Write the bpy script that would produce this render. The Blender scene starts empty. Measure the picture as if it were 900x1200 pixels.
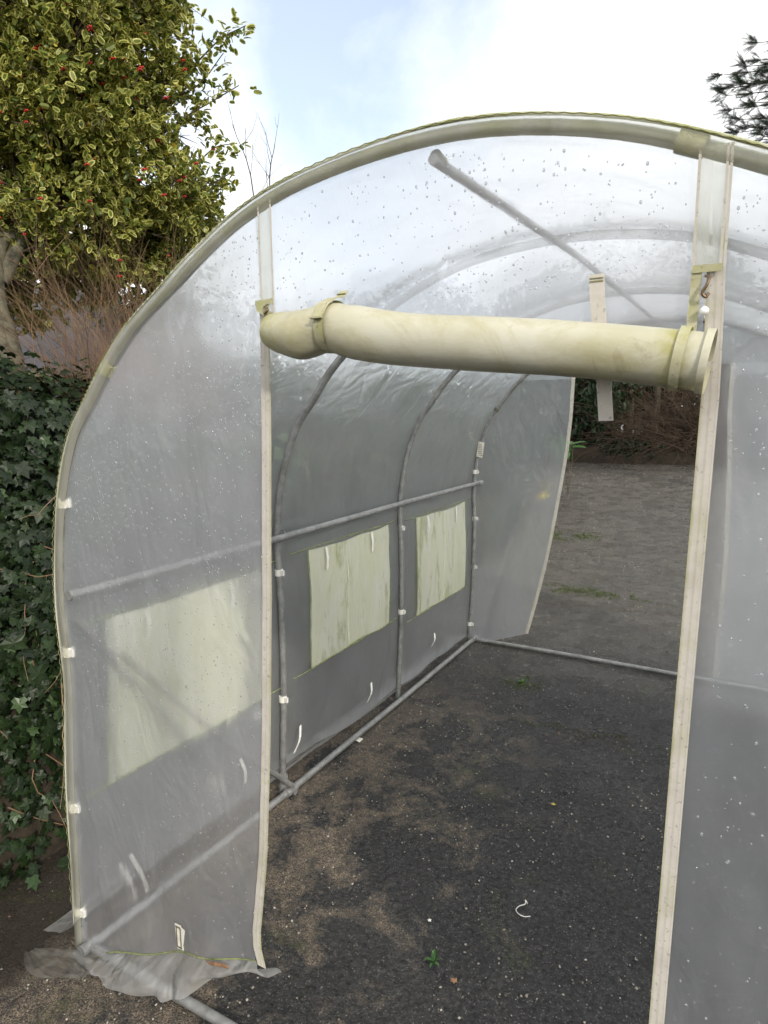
import bpy, math, random
import numpy as np
from mathutils import Vector, Matrix, noise
R_ = math.radians
rnd = random.Random(7)
rng = np.random.default_rng(11)
scene = bpy.context.scene
COL = scene.collection

# ------------------------------------------------------------------ helpers
class MB:
    def __init__(s): s.v=[]; s.f=[]; s.m=[]; s.sm=[]
    def add(s, vs, fs, mi=0, smooth=True):
        b=len(s.v); s.v += [tuple(v) for v in vs]
        for f in fs: s.f.append(tuple(b+i for i in f)); s.m.append(mi); s.sm.append(smooth)
    def tube(s, pts, rad, n=10, mi=0, cap=True):
        pts=[Vector(p) for p in pts]
        if not hasattr(rad,'__len__'): rad=[rad]*len(pts)
        t0=(pts[1]-pts[0]).normalized()
        ref=Vector((0,0,1)) if abs(t0.z)<.9 else Vector((0,1,0))
        nrm=t0.cross(ref).normalized(); vs=[]; fs=[]
        for i,p in enumerate(pts):
            t=(pts[min(i+1,len(pts)-1)]-pts[max(i-1,0)]).normalized()
            nrm=(nrm-t*nrm.dot(t)).normalized(); bn=t.cross(nrm)
            for k in range(n):
                a=2*math.pi*k/n; vs.append(p+(nrm*math.cos(a)+bn*math.sin(a))*rad[i])
        for i in range(len(pts)-1):
            for k in range(n):
                fs.append((i*n+k,i*n+(k+1)%n,(i+1)*n+(k+1)%n,(i+1)*n+k))
        s.add(vs,fs,mi)
        if cap: s.add(vs[:n],[tuple(range(n))[::-1]],mi,False); s.add(vs[-n:],[tuple(range(n))],mi,False)
    def ribbon(s, pts, w, side, th=.0012, mi=0):
        """flat strap of width w along pts; side = width direction"""
        pts=[Vector(p) for p in pts]; side=Vector(side).normalized()
        if not hasattr(w,'__len__'): w=[w]*len(pts)
        vs=[];fs=[]
        for i,p in enumerate(pts):
            t=(pts[min(i+1,len(pts)-1)]-pts[max(i-1,0)]).normalized()
            n=side.cross(t).normalized()
            for a,b in ((-1,-1),(1,-1),(1,1),(-1,1)): vs.append(p+side*a*w[i]/2+n*b*th/2)
        for i in range(len(pts)-1):
            for k in range(4): fs.append((i*4+k,i*4+(k+1)%4,i*4+4+(k+1)%4,i*4+4+k))
        fs.append((3,2,1,0)); e=len(vs)-4; fs.append((e,e+1,e+2,e+3))
        s.add(vs,fs,mi,False)
    def box(s,c,d,rz=0,mi=0,tilt=None):
        c=Vector(c); M=Matrix.Rotation(rz,3,'Z')
        if tilt is not None: M=M@tilt
        vs=[c+M@Vector((a*d[0]/2,b*d[1]/2,e*d[2]/2)) for a in(-1,1) for b in(-1,1) for e in(-1,1)]
        s.add(vs,[(0,1,3,2),(4,6,7,5),(0,4,5,1),(2,3,7,6),(0,2,6,4),(1,5,7,3)],mi,False)
    def blob(s,c,r,seed=0,amp=.25,nu=10,nv=6,mi=0,sc=(1,1,1)):
        c=Vector(c); vs=[];fs=[]
        for j in range(nv+1):
            th=math.pi*j/nv
            for i in range(nu):
                ph=2*math.pi*i/nu
                d=Vector((math.sin(th)*math.cos(ph),math.sin(th)*math.sin(ph),math.cos(th)))
                k=r*(1+amp*noise.noise(d*1.7+Vector((seed,seed*.7,0))))
                vs.append(c+Vector((d.x*sc[0],d.y*sc[1],d.z*sc[2]))*k)
        for j in range(nv):
            for i in range(nu): fs.append((j*nu+i,(j+1)*nu+i,(j+1)*nu+(i+1)%nu,j*nu+(i+1)%nu))
        s.add(vs,fs,mi)
    def grid(s, rows, mi=0, smooth=True):
        b=[];
        for r in rows: b+=r
        n=len(rows[0]); fs=[(j*n+i,j*n+i+1,(j+1)*n+i+1,(j+1)*n+i) for j in range(len(rows)-1) for i in range(n-1)]
        s.add(b,fs,mi,smooth)
    def build(s,name,mats,parent=None,**tags):
        me=bpy.data.meshes.new(name); me.from_pydata(s.v,[],s.f)
        if not isinstance(mats,(list,tuple)): mats=[mats]
        for m in mats: me.materials.append(m)
        me.polygons.foreach_set('material_index',s.m); me.polygons.foreach_set('use_smooth',s.sm); me.update()
        o=bpy.data.objects.new(name,me); COL.objects.link(o)
        if parent: o.parent=parent
        for k,v in tags.items(): o[k]=v
        return o
def thing(name,label,cat,loc=(0,0,0),group=None):
    o=bpy.data.objects.new(name,None); COL.objects.link(o); o.location=loc; o.empty_display_size=.1
    o['label']=label; o['category']=cat
    if group: o['group']=group
    return o
def fast_mesh(name,verts,faces_idx,loop_tot,mat_idx,mats,parent=None,smooth=False,**tags):
    me=bpy.data.meshes.new(name)
    me.vertices.add(len(verts)); me.vertices.foreach_set('co',np.asarray(verts,np.float32).ravel())
    me.loops.add(len(faces_idx)); me.loops.foreach_set('vertex_index',np.asarray(faces_idx,np.int32))
    me.polygons.add(len(loop_tot))
    st=np.concatenate([[0],np.cumsum(loop_tot)[:-1]])
    me.polygons.foreach_set('loop_start',st.astype(np.int32))
    me.polygons.foreach_set('material_index',np.asarray(mat_idx,np.int32))
    me.polygons.foreach_set('use_smooth',np.full(len(loop_tot),smooth))
    for m in (mats if isinstance(mats,(list,tuple)) else [mats]): me.materials.append(m)
    me.update(calc_edges=True)
    o=bpy.data.objects.new(name,me); COL.objects.link(o)
    if parent: o.parent=parent
    for k,v in tags.items(): o[k]=v
    return o
def scatter(name,tv,tf,tm,locs,rots,scales,mats,parent=None,smooth=False,**tags):
    """many copies of a small template (leaf, drop, stone) as one mesh"""
    tv=np.array(tv,float); locs=np.asarray(locs,float); N=len(locs); k=len(tv)
    scales=np.asarray(scales,float)
    if scales.ndim==1: scales=scales[:,None]*np.ones(3)
    V=np.einsum('nij,nkj->nki',np.asarray(rots),tv[None]*scales[:,None,:])+locs[:,None,:]
    flat=np.concatenate([np.array(f) for f in tf]); lt=np.array([len(f) for f in tf])
    F=(flat[None]+np.arange(N)[:,None]*k).ravel()
    return fast_mesh(name,V.reshape(-1,3),F,np.tile(lt,N),np.tile(tm,N),mats,parent,smooth,**tags)
def basis(z,spin):
    """(N,3) normals + spin -> (N,3,3) rotation, template z -> normal"""
    z=np.asarray(z,float); z/=np.linalg.norm(z,axis=1,keepdims=True)+1e-9
    ref=np.where(np.abs(z[:,2:3])<.95,np.array([[0,0,1.]]),np.array([[1.,0,0]]))
    x=np.cross(ref,z); x/=np.linalg.norm(x,axis=1,keepdims=True); y=np.cross(z,x)
    c=np.cos(spin)[:,None]; s=np.sin(spin)[:,None]
    return np.stack([x*c+y*s,-x*s+y*c,z],axis=2)
def axis_basis(y,roll):
    """template y -> y direction"""
    y=np.asarray(y,float); y/=np.linalg.norm(y,axis=1,keepdims=True)+1e-9
    ref=np.where(np.abs(y[:,2:3])<.95,np.array([[0,0,1.]]),np.array([[1.,0,0]]))
    x=np.cross(y,ref); x/=np.linalg.norm(x,axis=1,keepdims=True); z=np.cross(x,y)
    c=np.cos(roll)[:,None]; s=np.sin(roll)[:,None]
    return np.stack([x*c+z*s,y,-x*s+z*c],axis=2)
def spline(pts,n):
    """catmull-rom through points"""
    P=[Vector(p) for p in pts]; P=[2*P[0]-P[1]]+P+[2*P[-1]-P[-2]]; out=[]; m=len(P)-3
    for i in range(n):
        t=i/(n-1)*m; k=min(int(t),m-1); t-=k; a,b,c,d=P[k:k+4]
        out.append(.5*((2*b)+(c-a)*t+(2*a-5*b+4*c-d)*t*t+(3*b-a-3*c+d)*t**3))
    return out

# ------------------------------------------------------------------ camera
CAM=Vector((1.5697,-1.0501,1.5749)); YAW,PIT,ROLL,FPX=R_(29.455),R_(9.0195),R_(-.4294),763.86
fwd=Vector((-math.sin(YAW)*math.cos(PIT),math.cos(YAW)*math.cos(PIT),-math.sin(PIT)))
r0=Vector((math.cos(YAW),math.sin(YAW),0)); u0=r0.cross(fwd)
rt=r0*math.cos(ROLL)+u0*math.sin(ROLL); up=-r0*math.sin(ROLL)+u0*math.cos(ROLL)
cd=bpy.data.cameras.new('camera'); cam=bpy.data.objects.new('camera',cd); COL.objects.link(cam)
cam.matrix_world=Matrix(((rt.x,up.x,-fwd.x,CAM.x),(rt.y,up.y,-fwd.y,CAM.y),(rt.z,up.z,-fwd.z,CAM.z),(0,0,0,1)))
cd.sensor_fit='HORIZONTAL'; cd.sensor_width=36; cd.lens=36*FPX/900; cd.clip_start=.02; cd.clip_end=2000
scene.camera=cam
def at(px,py,dist):
    """point seen at (px,py) of the photograph at a given distance"""
    d=(fwd+rt*((px-450)/FPX)-up*((py-600)/FPX)).normalized(); return CAM+d*dist
def pxy(p):
    d=Vector(p)-CAM; z=d.dot(fwd); return 450+FPX*d.dot(rt)/z,600-FPX*d.dot(up)/z
def onpl(px,py,ax,val):
    d=fwd+rt*((px-450)/FPX)-up*((py-600)/FPX); return CAM+d*((val-CAM[ax])/d[ax])

# ------------------------------------------------------------------ materials
class N:
    def __init__(s,name):
        s.m=bpy.data.materials.new(name); s.m.use_nodes=True; s.t=s.m.node_tree; s.t.nodes.clear()
        s.out=s.n('ShaderNodeOutputMaterial')
    def n(s,typ,**kw):
        nd=s.t.nodes.new(typ)
        for k,v in kw.items():
            if k.startswith('i_'):
                nd.inputs[k[2:].replace('_',' ')].default_value=v
            else: setattr(nd,k,v)
        return nd
    def l(s,a,b): s.t.links.new(a,b)
    def noise(s,scale,detail=5,rough=.6,co=None,dist=0):
        nd=s.n('ShaderNodeTexNoise'); nd.inputs['Scale'].default_value=scale; nd.inputs['Detail'].default_value=detail
        nd.inputs['Roughness'].default_value=rough; nd.inputs['Distortion'].default_value=dist
        s.l(co or s.co(),nd.inputs['Vector']); return nd.outputs['Fac']
    def co(s):
        if not hasattr(s,'_co'): s._co=s.n('ShaderNodeTexCoord').outputs['Object']
        return s._co
    def mapco(s,scale=(1,1,1),rot=(0,0,0)):
        nd=s.n('ShaderNodeMapping'); nd.inputs['Scale'].default_value=scale; nd.inputs['Rotation'].default_value=rot
        s.l(s.co(),nd.inputs['Vector']); return nd.outputs[0]
    def ramp(s,fac,stops):
        nd=s.n('ShaderNodeValToRGB'); e=nd.color_ramp.elements
        while len(e)<len(stops): e.new(.5)
        for i,(p,c) in enumerate(stops):
            e[i].position=p; e[i].color=(c,c,c,1) if not hasattr(c,'__len__') else (*c,1)
        s.l(fac,nd.inputs['Fac']); return nd.outputs['Color']
    def mix(s,fac,a,b,typ='MIX'):
        nd=s.n('ShaderNodeMix',data_type='RGBA',blend_type=typ)
        for val,i in ((fac,0),(a,6),(b,7)):
            if hasattr(val,'links'): s.l(val,nd.inputs[i])
            elif i==0: nd.inputs[0].default_value=val
            else: nd.inputs[i].default_value=(*val,1)
        return nd.outputs[2]
    def math(s,op,a,b=None,clamp=False):
        nd=s.n('ShaderNodeMath',operation=op,use_clamp=clamp)
        for i,v in ((0,a),(1,b)):
            if v is None: continue
            if hasattr(v,'links'): s.l(v,nd.inputs[i])
            else: nd.inputs[i].default_value=v
        return nd.outputs[0]
    def bump(s,h,strength=.3,dist=.01,prev=None):
        nd=s.n('ShaderNodeBump'); nd.inputs['Strength'].default_value=strength; nd.inputs['Distance'].default_value=dist
        s.l(h,nd.inputs['Height'])
        if prev is not None: s.l(prev,nd.inputs['Normal'])
        return nd.outputs[0]
    def pbsdf(s,col,rough=.6,bump=None,metal=0,spec=.5,trans=0,ior=1.45):
        b=s.n('ShaderNodeBsdfPrincipled')
        for v,k in ((col,'Base Color'),(rough,'Roughness'),(metal,'Metallic'),(spec,'Specular IOR Level')):
            if hasattr(v,'links'): s.l(v,b.inputs[k])
            elif hasattr(v,'__len__'): b.inputs[k].default_value=(*v,1)
            else: b.inputs[k].default_value=v
        b.inputs['Transmission Weight'].default_value=trans; b.inputs['IOR'].default_value=ior
        if bump is not None: s.l(bump,b.inputs['Normal'])
        return b
    def shmix(s,fac,a,b):
        nd=s.n('ShaderNodeMixShader')
        if hasattr(fac,'links'): s.l(fac,nd.inputs[0])
        else: nd.inputs[0].default_value=fac
        s.l(a,nd.inputs[1]); s.l(b,nd.inputs[2]); return nd.outputs[0]
    def done(s,sh): s.l(sh,s.out.inputs['Surface']); return s.m
    def island(s):
        return s.n('ShaderNodeNewGeometry').outputs['Random Per Island']

def simple(name,col,rough=.6,metal=0,var=.25,scale=30,bump=.2):
    k=N(name); f=k.noise(scale)
    c=k.mix(k.ramp(f,[(.3,0),(.7,1)]),[x*(1-var) for x in col],[min(1,x*(1+var)) for x in col])
    return k.done(k.pbsdf(c,rough,k.bump(k.noise(scale*3),bump,.003),metal).outputs[0])

def leaf_mat(name,c1,c2,rough=.4,transl=.25,spec=.5):
    k=N(name); c=k.mix(k.island(),c1,c2)
    c=k.mix(k.ramp(k.noise(40,3),[(.35,0),(.65,.45)]),c,[x*.6 for x in c1])
    b=k.pbsdf(c,rough,None,0,spec); t=k.n('ShaderNodeBsdfTranslucent'); k.l(c,t.inputs[0])
    return k.done(k.shmix(transl,b.outputs[0],t.outputs[0]))

def film_mat(name,clear=.42,blur=.33,tint=(.93,.95,.97),dirt=.35,rough=.34,milk=(.72,.74,.76),streak=(4,4,1.2),crease=.32):
    """milky polythene: part clear, part rough transmission, part scattering, thin gloss"""
    k=N(name)
    tr=k.n('ShaderNodeBsdfTransparent'); tr.inputs[0].default_value=(*tint,1)
    n1=k.noise(3.2,6,.65,k.mapco(streak)); n2=k.noise(90,3,.7); n3=k.noise(9,6,.7,k.mapco((1,1,.6),(.5,.2,.3)),1.2)
    wav=k.noise(5.5,2,.5,k.mapco((1.4,1.1,.75),(.8,.5,.2)),1.3)
    bm=k.bump(k.math('ADD',wav,k.math('MULTIPLY',n3,.22)),crease,.03)
    wv=k.n('ShaderNodeVectorMath',operation='ADD'); ns=k.n('ShaderNodeTexNoise'); ns.inputs['Scale'].default_value=1.7; k.l(k.co(),ns.inputs['Vector']); k.l(k.mapco((2.6,2.6,1.1),(.4,.6,.3)),wv.inputs[0]); k.l(ns.outputs['Color'],wv.inputs[1])
    vo=k.n('ShaderNodeTexVoronoi',feature='DISTANCE_TO_EDGE'); vo.inputs['Scale'].default_value=1.25; k.l(wv.outputs[0],vo.inputs['Vector'])
    bm=k.bump(k.ramp(vo.outputs['Distance'],[(0,1),(.045,0)]),crease*.45,.006,bm)
    bm=k.bump(n2,.10,.002,bm)
    rf=k.n('ShaderNodeBsdfRefraction'); rf.inputs['IOR'].default_value=1.12; rf.inputs['Roughness'].default_value=rough
    rf.inputs[0].default_value=(*tint,1); k.l(bm,rf.inputs['Normal'])
    # a thin sheet refracts alike from both faces: take the reciprocal index on the back face
    bf=k.n('ShaderNodeNewGeometry').outputs['Backfacing']
    k.l(k.math('SUBTRACT',1.10,k.math('MULTIPLY',bf,1.10-1/1.10)),rf.inputs['IOR'])
    tl=k.n('ShaderNodeBsdfTranslucent'); df=k.n('ShaderNodeBsdfDiffuse')
    col=k.mix(k.ramp(n3,[(.42,0),(.75,dirt)]),milk,(.52,.50,.38))
    k.l(col,tl.inputs[0]); k.l(col,df.inputs[0]); k.l(bm,tl.inputs['Normal']); k.l(bm,df.inputs['Normal'])
    scat=k.shmix(.5,tl.outputs[0],df.outputs[0])
    gl=k.n('ShaderNodeBsdfGlossy'); gl.inputs['Roughness'].default_value=.22; k.l(bm,gl.inputs['Normal'])
    thru=k.shmix(blur/(clear+blur),tr.outputs[0],rf.outputs[0])
    sc=1-clear-blur
    amt=k.math('ADD',k.math('MULTIPLY',k.ramp(n1,[(.3,0),(.7,1)]),.07),sc-.03)
    spk=k.math('MULTIPLY',k.ramp(n2,[(.62,0),(.74,1)]),.12)
    body=k.shmix(k.math('ADD',amt,spk,True),thru,scat)
    lw=k.n('ShaderNodeLayerWeight'); lw.inputs['Blend'].default_value=.5; k.l(bm,lw.inputs['Normal'])
    gf=k.math('ADD',.035,k.math('MULTIPLY',k.math('POWER',lw.outputs['Facing'],4.5),.5),True)
    return k.done(k.shmix(gf,body,gl.outputs[0]))

M={}
M['film']=film_mat('polythene_front',.33,.46,tint=(.98,.985,1),milk=(.92,.92,.95),dirt=.12)
M['film_side']=film_mat('polythene_side',.38,.37,tint=(.96,.985,1),milk=(.90,.93,.97),dirt=.2,crease=.42,streak=(2,1.6,1.6))
M['film_shaded']=film_mat('polythene_front_shaded',.42,.43,tint=(.97,.985,1),milk=(.90,.92,.96),dirt=.1)  # same front film, scatter cut in the material to shade the sunlit right panel
M['film_seam']=film_mat('polythene_seam',.24,.40,tint=(.97,.97,.93),dirt=.7,milk=(.80,.79,.66))
M['film_skirt']=film_mat('polythene_skirt',.34,.26,dirt=.6,milk=(.88,.86,.84),crease=1.0)

M['film_scrap']=film_mat('polythene_scrap',.66,.20,dirt=.8,milk=(.6,.57,.5),crease=1.0)
def m_pipe(name,algae):
    k=N(name); n=k.noise(22,6,.7); n2=k.noise(110,3)
    c=k.mix(k.ramp(n,[(.35,0),(.65,1)]),(.17,.17,.165),(.30,.30,.29))
    if algae:
        sz=k.n('ShaderNodeSeparateXYZ'); k.l(k.co(),sz.inputs[0]); hi=k.ramp(sz.outputs[2],[(.9,.12),(1,1)]); hi=k.math('MULTIPLY',k.ramp(k.math('MULTIPLY',sz.outputs[2],.5),[(.77,.08),(.93,1)]),k.ramp(k.noise(16,7,.8,None,.9),[(.38,.1),(.6,1)]))
        c=k.mix(hi,c,(.19,.20,.085)); c=k.mix(k.ramp(k.noise(28,5,.8),[(.56,0),(.68,.7)]),c,(.07,.065,.04))
    c=k.mix(k.ramp(n2,[(.6,0),(.75,.5)]),c,(.14,.12,.09))
    return k.done(k.pbsdf(c,.48,k.bump(n2,.06,.001),.35).outputs[0])
M['pipe']=m_pipe('galvanised_pipe',False); M['pipe_green']=m_pipe('galvanised_pipe_algae',True)

def m_window():
    k=N('window_cover'); n=k.noise(6,6,.7,k.mapco((1,1,.3)),.6); n2=k.noise(28,5,.7)
    c=k.mix(k.ramp(n,[(.36,0),(.7,1)]),(.96,.96,.83),(.88,.88,.62))
    c=k.mix(k.ramp(k.noise(4.2,6,.75,k.mapco((1,2.2,.5)),.8),[(.53,0),(.68,.75)]),c,(.36,.40,.13))
    c=k.mix(k.ramp(n2,[(.6,0),(.75,.5)]),c,(.62,.60,.5))
    bm=k.bump(k.noise(9,3,.6,k.mapco((1,2.5,.6))),.5,.02)
    d=k.pbsdf(c,.6,bm); t=k.n('ShaderNodeBsdfTranslucent'); k.l(c,t.inputs[0])
    tr=k.n('ShaderNodeBsdfTransparent'); tr.inputs[0].default_value=(.9,.9,.8,1)
    return k.done(k.shmix(.10,k.shmix(.5,d.outputs[0],t.outputs[0]),tr.outputs[0]))
M['window']=m_window()
k=N('arch_hem'); sz=k.n('ShaderNodeSeparateXYZ'); k.l(k.co(),sz.inputs[0]); hi=k.math('MULTIPLY',k.ramp(k.math('MULTIPLY',sz.outputs[2],.5),[(.55,.0),(.85,1)]),k.ramp(k.noise(14,7,.8,None,.9),[(.38,.1),(.6,1)]))
M['arch_hem']=k.done(k.pbsdf(k.mix(hi,(.56,.55,.47),(.28,.31,.11)),.7,k.bump(k.noise(200,2),.4,.002)).outputs[0])
M['algae_hem']=simple('algae_hem',(.22,.25,.10),.8,0,.5,45)
def m_roll():
    k=N('rolled_film'); 
    c=k.mix(k.ramp(k.noise(4,5,.6,None,.4),[(.38,0),(.68,1)]),(.64,.62,.50),(.53,.50,.34))
    c=k.mix(k.ramp(k.noise(6,7,.75,None,.8),[(.46,0),(.64,.75)]),c,(.46,.42,.22)); c=k.mix(k.ramp(k.noise(13,6,.7,None,.6),[(.60,0),(.72,.6)]),c,(.30,.25,.12))
    sx=k.n('ShaderNodeSeparateXYZ'); k.l(k.co(),sx.inputs[0])
    e=k.ramp(k.math('ADD',sx.outputs[0],k.math('MULTIPLY',k.noise(18),.05)),[(0,0),(1,0)])
    # algae bands close to both hems of the door
    a=k.math('SUBTRACT',1,k.math('MULTIPLY',k.math('ABSOLUTE',k.math('SUBTRACT',sx.outputs[0],1.468)),38),True)
    b=k.math('SUBTRACT',1,k.math('MULTIPLY',k.math('ABSOLUTE',k.math('SUBTRACT',sx.outputs[0],.775)),22),True)
    msk=k.math('MULTIPLY',k.math('MAXIMUM',a,b),k.ramp(k.noise(38,4,.7),[(.35,.1),(.6,1)]))
    c=k.mix(msk,c,(.44,.41,.15))
    bm=k.bump(k.noise(9,4,.6,k.mapco((1,1.4,1.4))),.22,.012)
    p=k.pbsdf(c,.33,bm); t=k.n('ShaderNodeBsdfTranslucent'); k.l(c,t.inputs[0])
    return k.done(k.shmix(.22,p.outputs[0],t.outputs[0]))
M['roll']=m_roll()
def m_strap(name,c1,c2,green):
    k=N(name); c=k.mix(k.ramp(k.noise(20,5,.7),[(.35,0),(.65,1)]),c1,c2)
    c=k.mix(k.ramp(k.noise(7,6,.75,None,.4),[(.5,0),(.68,green)]),c,(.36,.38,.10))
    c=k.mix(k.ramp(k.noise(120,2),[(.62,0),(.72,.5)]),c,(.22,.17,.10))
    w=k.n('ShaderNodeTexWave'); w.inputs['Scale'].default_value=260; w.bands_direction='Z'; k.l(k.co(),w.inputs['Vector'])
    p=k.pbsdf(c,.7,k.bump(w.outputs['Fac'],.35,.002)); t=k.n('ShaderNodeBsdfTranslucent'); k.l(c,t.inputs[0])
    return k.done(k.shmix(.15,p.outputs[0],t.outputs[0]))
M['strap']=m_strap('door_webbing',(.60,.555,.49),(.70,.66,.59),.30)
M['strap_green']=m_strap('algae_webbing',(.46,.44,.26),(.58,.55,.38),.9)
M['zip']=m_strap('zip_teeth',(.53,.49,.42),(.64,.60,.52),.4)
M['stitch']=simple('stitching',(.25,.24,.10),.8)
M['clip']=simple('white_clip',(.72,.70,.64),.5,0,.12,50)
M['label']=simple('paper_label',(.66,.63,.54),.7,0,.2,60)
M['ink']=simple('faded_ink',(.12,.11,.08),.8)
M['rust']=simple('rust_stain',(.24,.13,.07),.8,0,.4,40)
M['dark_metal']=simple('tarnished_hook',(.16,.11,.07),.4,.7)
M['bead']=simple('clear_bead',(.85,.85,.85),.1)
k=N('water'); _g=k.n('ShaderNodeBsdfRefraction'); _g.inputs['IOR'].default_value=1.33; _g.inputs['Roughness'].default_value=.02
_h=k.n('ShaderNodeBsdfGlossy'); _h.inputs['Roughness'].default_value=.05; _d=k.n('ShaderNodeBsdfTranslucent'); _d.inputs[0].default_value=(.95,.97,1,1)
M['water']=k.done(k.shmix(.3,k.shmix(.35,_g.outputs[0],_h.outputs[0]),_d.outputs[0]))

def m_ground():
    k=N('yard_asphalt')
    big=k.noise(.8,6,.65,None,.5); mid=k.noise(4.5,8,.72,None,.4); fin=k.noise(55,8,.85); g2=k.noise(220,3,.7)
    vo=k.n('ShaderNodeTexVoronoi'); vo.inputs['Scale'].default_value=130; k.l(k.co(),vo.inputs['Vector'])
    vr=k.n('ShaderNodeTexVoronoi'); vr.inputs['Scale'].default_value=48; k.l(k.co(),vr.inputs['Vector'])
    sx=k.n('ShaderNodeSeparateXYZ'); k.l(k.co(),sx.inputs[0])
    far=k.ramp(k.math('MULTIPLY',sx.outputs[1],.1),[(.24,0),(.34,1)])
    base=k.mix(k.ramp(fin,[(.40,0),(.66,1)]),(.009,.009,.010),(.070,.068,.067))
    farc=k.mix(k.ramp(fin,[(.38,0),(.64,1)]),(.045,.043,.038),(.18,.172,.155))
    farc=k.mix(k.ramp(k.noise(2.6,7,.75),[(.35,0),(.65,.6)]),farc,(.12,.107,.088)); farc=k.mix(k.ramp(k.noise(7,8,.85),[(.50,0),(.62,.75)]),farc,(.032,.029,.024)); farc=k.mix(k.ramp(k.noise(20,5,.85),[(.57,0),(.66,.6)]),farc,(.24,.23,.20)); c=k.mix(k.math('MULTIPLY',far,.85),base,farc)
    # worn, gritty brown areas, mostly along the sides
    side=k.math('MULTIPLY',k.math('SUBTRACT',.72,sx.outputs[0]),.20)
    nearm=k.ramp(k.math('MULTIPLY',sx.outputs[1],.1),[(.12,1),(.24,.12)]); br=k.math('MULTIPLY',k.ramp(k.math('ADD',mid,side),[(.53,0),(.64,1)]),nearm); br=k.math('MULTIPLY',br,k.ramp(k.noise(26,6,.8),[(.40,.25),(.56,1)]))
    grit=k.mix(k.ramp(g2,[(.40,0),(.62,1)]),(.030,.023,.016),(.38,.30,.215))
    c=k.mix(k.math('MULTIPLY',br,.9),c,grit)
    # aggregate stones showing
    st=k.math('MULTIPLY',k.ramp(vo.outputs['Distance'],[(.15,1),(.32,0)]),k.ramp(fin,[(.44,0),(.56,.9)]))
    c=k.mix(st,c,k.mix(k.ramp(g2,[(.4,0),(.6,1)]),(.05,.047,.042),(.30,.28,.25)))
    c=k.mix(k.math('MULTIPLY',k.ramp(vr.outputs['Distance'],[(.06,1),(.11,0)]),k.ramp(k.noise(23),[(.55,0),(.6,.8)])),c,(.33,.30,.26))
    # bare dark earth under the hedge
    ea=k.ramp(k.math('ADD',k.math('MULTIPLY',sx.outputs[0],-1.0),k.math('MULTIPLY',k.noise(9,5,.7),.25)),[(.20,0),(.30,1)])
    ea=k.math('MULTIPLY',ea,k.ramp(k.math('MULTIPLY',sx.outputs[1],.1),[(.25,1),(.42,0)]))
    c=k.mix(ea,c,k.mix(k.ramp(g2,[(.35,0),(.7,1)]),(.010,.008,.005),(.060,.045,.030)))
    # moss
    ms=k.ramp(k.noise(2.3,8,.8,None,.3),[(.56,0),(.68,1)])
    c=k.mix(k.math('MULTIPLY',ms,k.ramp(fin,[(.40,0),(.55,.85)])),c,(.06,.075,.02))
    wet=k.ramp(k.math('ADD',mid,k.math('MULTIPLY',br,.2)),[(.48,.16),(.62,.70)])
    bm=k.bump(mid,.5,.03); bm=k.bump(fin,.75,.012,bm); bm=k.bump(vo.outputs['Distance'],.6,.005,bm); bm=k.bump(g2,.5,.003,bm)
    return k.done(k.pbsdf(c,wet,bm,0,.5).outputs[0])
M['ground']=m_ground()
M['moss']=leaf_mat('moss',(.06,.10,.015),(.12,.15,.03),.8,.1)
M['stone']=N('grit'); k=M['stone']; M['stone']=k.done(k.pbsdf(k.mix(k.island(),(.05,.045,.035),(.42,.38,.32)),.8).outputs[0])
M['soil']=simple('leaf_litter_soil',(.035,.027,.018),.95,0,.6,14,.8)
M['bark']=simple('lichen_bark',(.095,.088,.06),.9,0,.75,22,1.0)
M['twig']=simple('grey_twig',(.12,.09,.06),.85)
M['twig_brown']=N('brown_twig'); k=M['twig_brown']; M['twig_brown']=k.done(k.pbsdf(k.mix(k.island(),(.13,.07,.038),(.30,.19,.11)),.85).outputs[0])
M['twig_dark']=N('dark_twig'); k=M['twig_dark']; M['twig_dark']=k.done(k.pbsdf(k.mix(k.island(),(.045,.032,.022),(.12,.08,.05)),.85).outputs[0])
M['holly']=leaf_mat('holly_leaf',(.09,.14,.022),(.20,.24,.045),.3,.35,.5)
M['holly_edge']=leaf_mat('holly_margin',(.50,.48,.10),(.76,.70,.24),.35,.35)
M['holly_plain']=leaf_mat('holly_plain_leaf',(.09,.15,.025),(.34,.35,.08),.3,.3,.55)
M['holly_yellow']=leaf_mat('yellow_leaf',(.62,.50,.06),(.75,.62,.14),.4,.3)
M['berry']=simple('red_berry',(.42,.02,.015),.25)
M['ivy']=leaf_mat('ivy_leaf',(.007,.016,.005),(.025,.046,.013),.45,.1,.36)
M['ivy_light']=leaf_mat('ivy_leaf_young',(.035,.07,.022),(.07,.12,.04),.38,.2)
M['laurel']=leaf_mat('laurel_leaf',(.012,.035,.012),(.035,.075,.025),.35,.15)
M['bright_leaf']=leaf_mat('bright_leaf',(.05,.13,.035),(.09,.19,.06),.4,.25)
M['conifer']=leaf_mat('conifer_needles',(.018,.036,.020),(.045,.075,.036),.55,.1)
M['slate']=None
def m_slate():
    k=N('slate_roof'); b=k.n('ShaderNodeTexBrick'); k.l(k.co(),b.inputs['Vector'])
    b.inputs['Scale'].default_value=3.2; b.inputs['Mortar Size'].default_value=.018; b.inputs['Brick Width'].default_value=.7; b.inputs['Row Height'].default_value=.42
    b.inputs['Color1'].default_value=(.055,.062,.080,1); b.inputs['Color2'].default_value=(.10,.105,.125,1); b.inputs['Mortar'].default_value=(.02,.02,.02,1)
    c=k.mix(k.ramp(k.noise(3,6,.7),[(.58,0),(.66,.8)]),b.outputs['Color'],(.35,.34,.06))
    return k.done(k.pbsdf(c,.6,k.bump(b.outputs['Fac'],-.6,.02)).outputs[0])
M['slate']=m_slate()
M['render']=simple('old_wall',(.30,.28,.24),.9,0,.3,8,.6)
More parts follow.
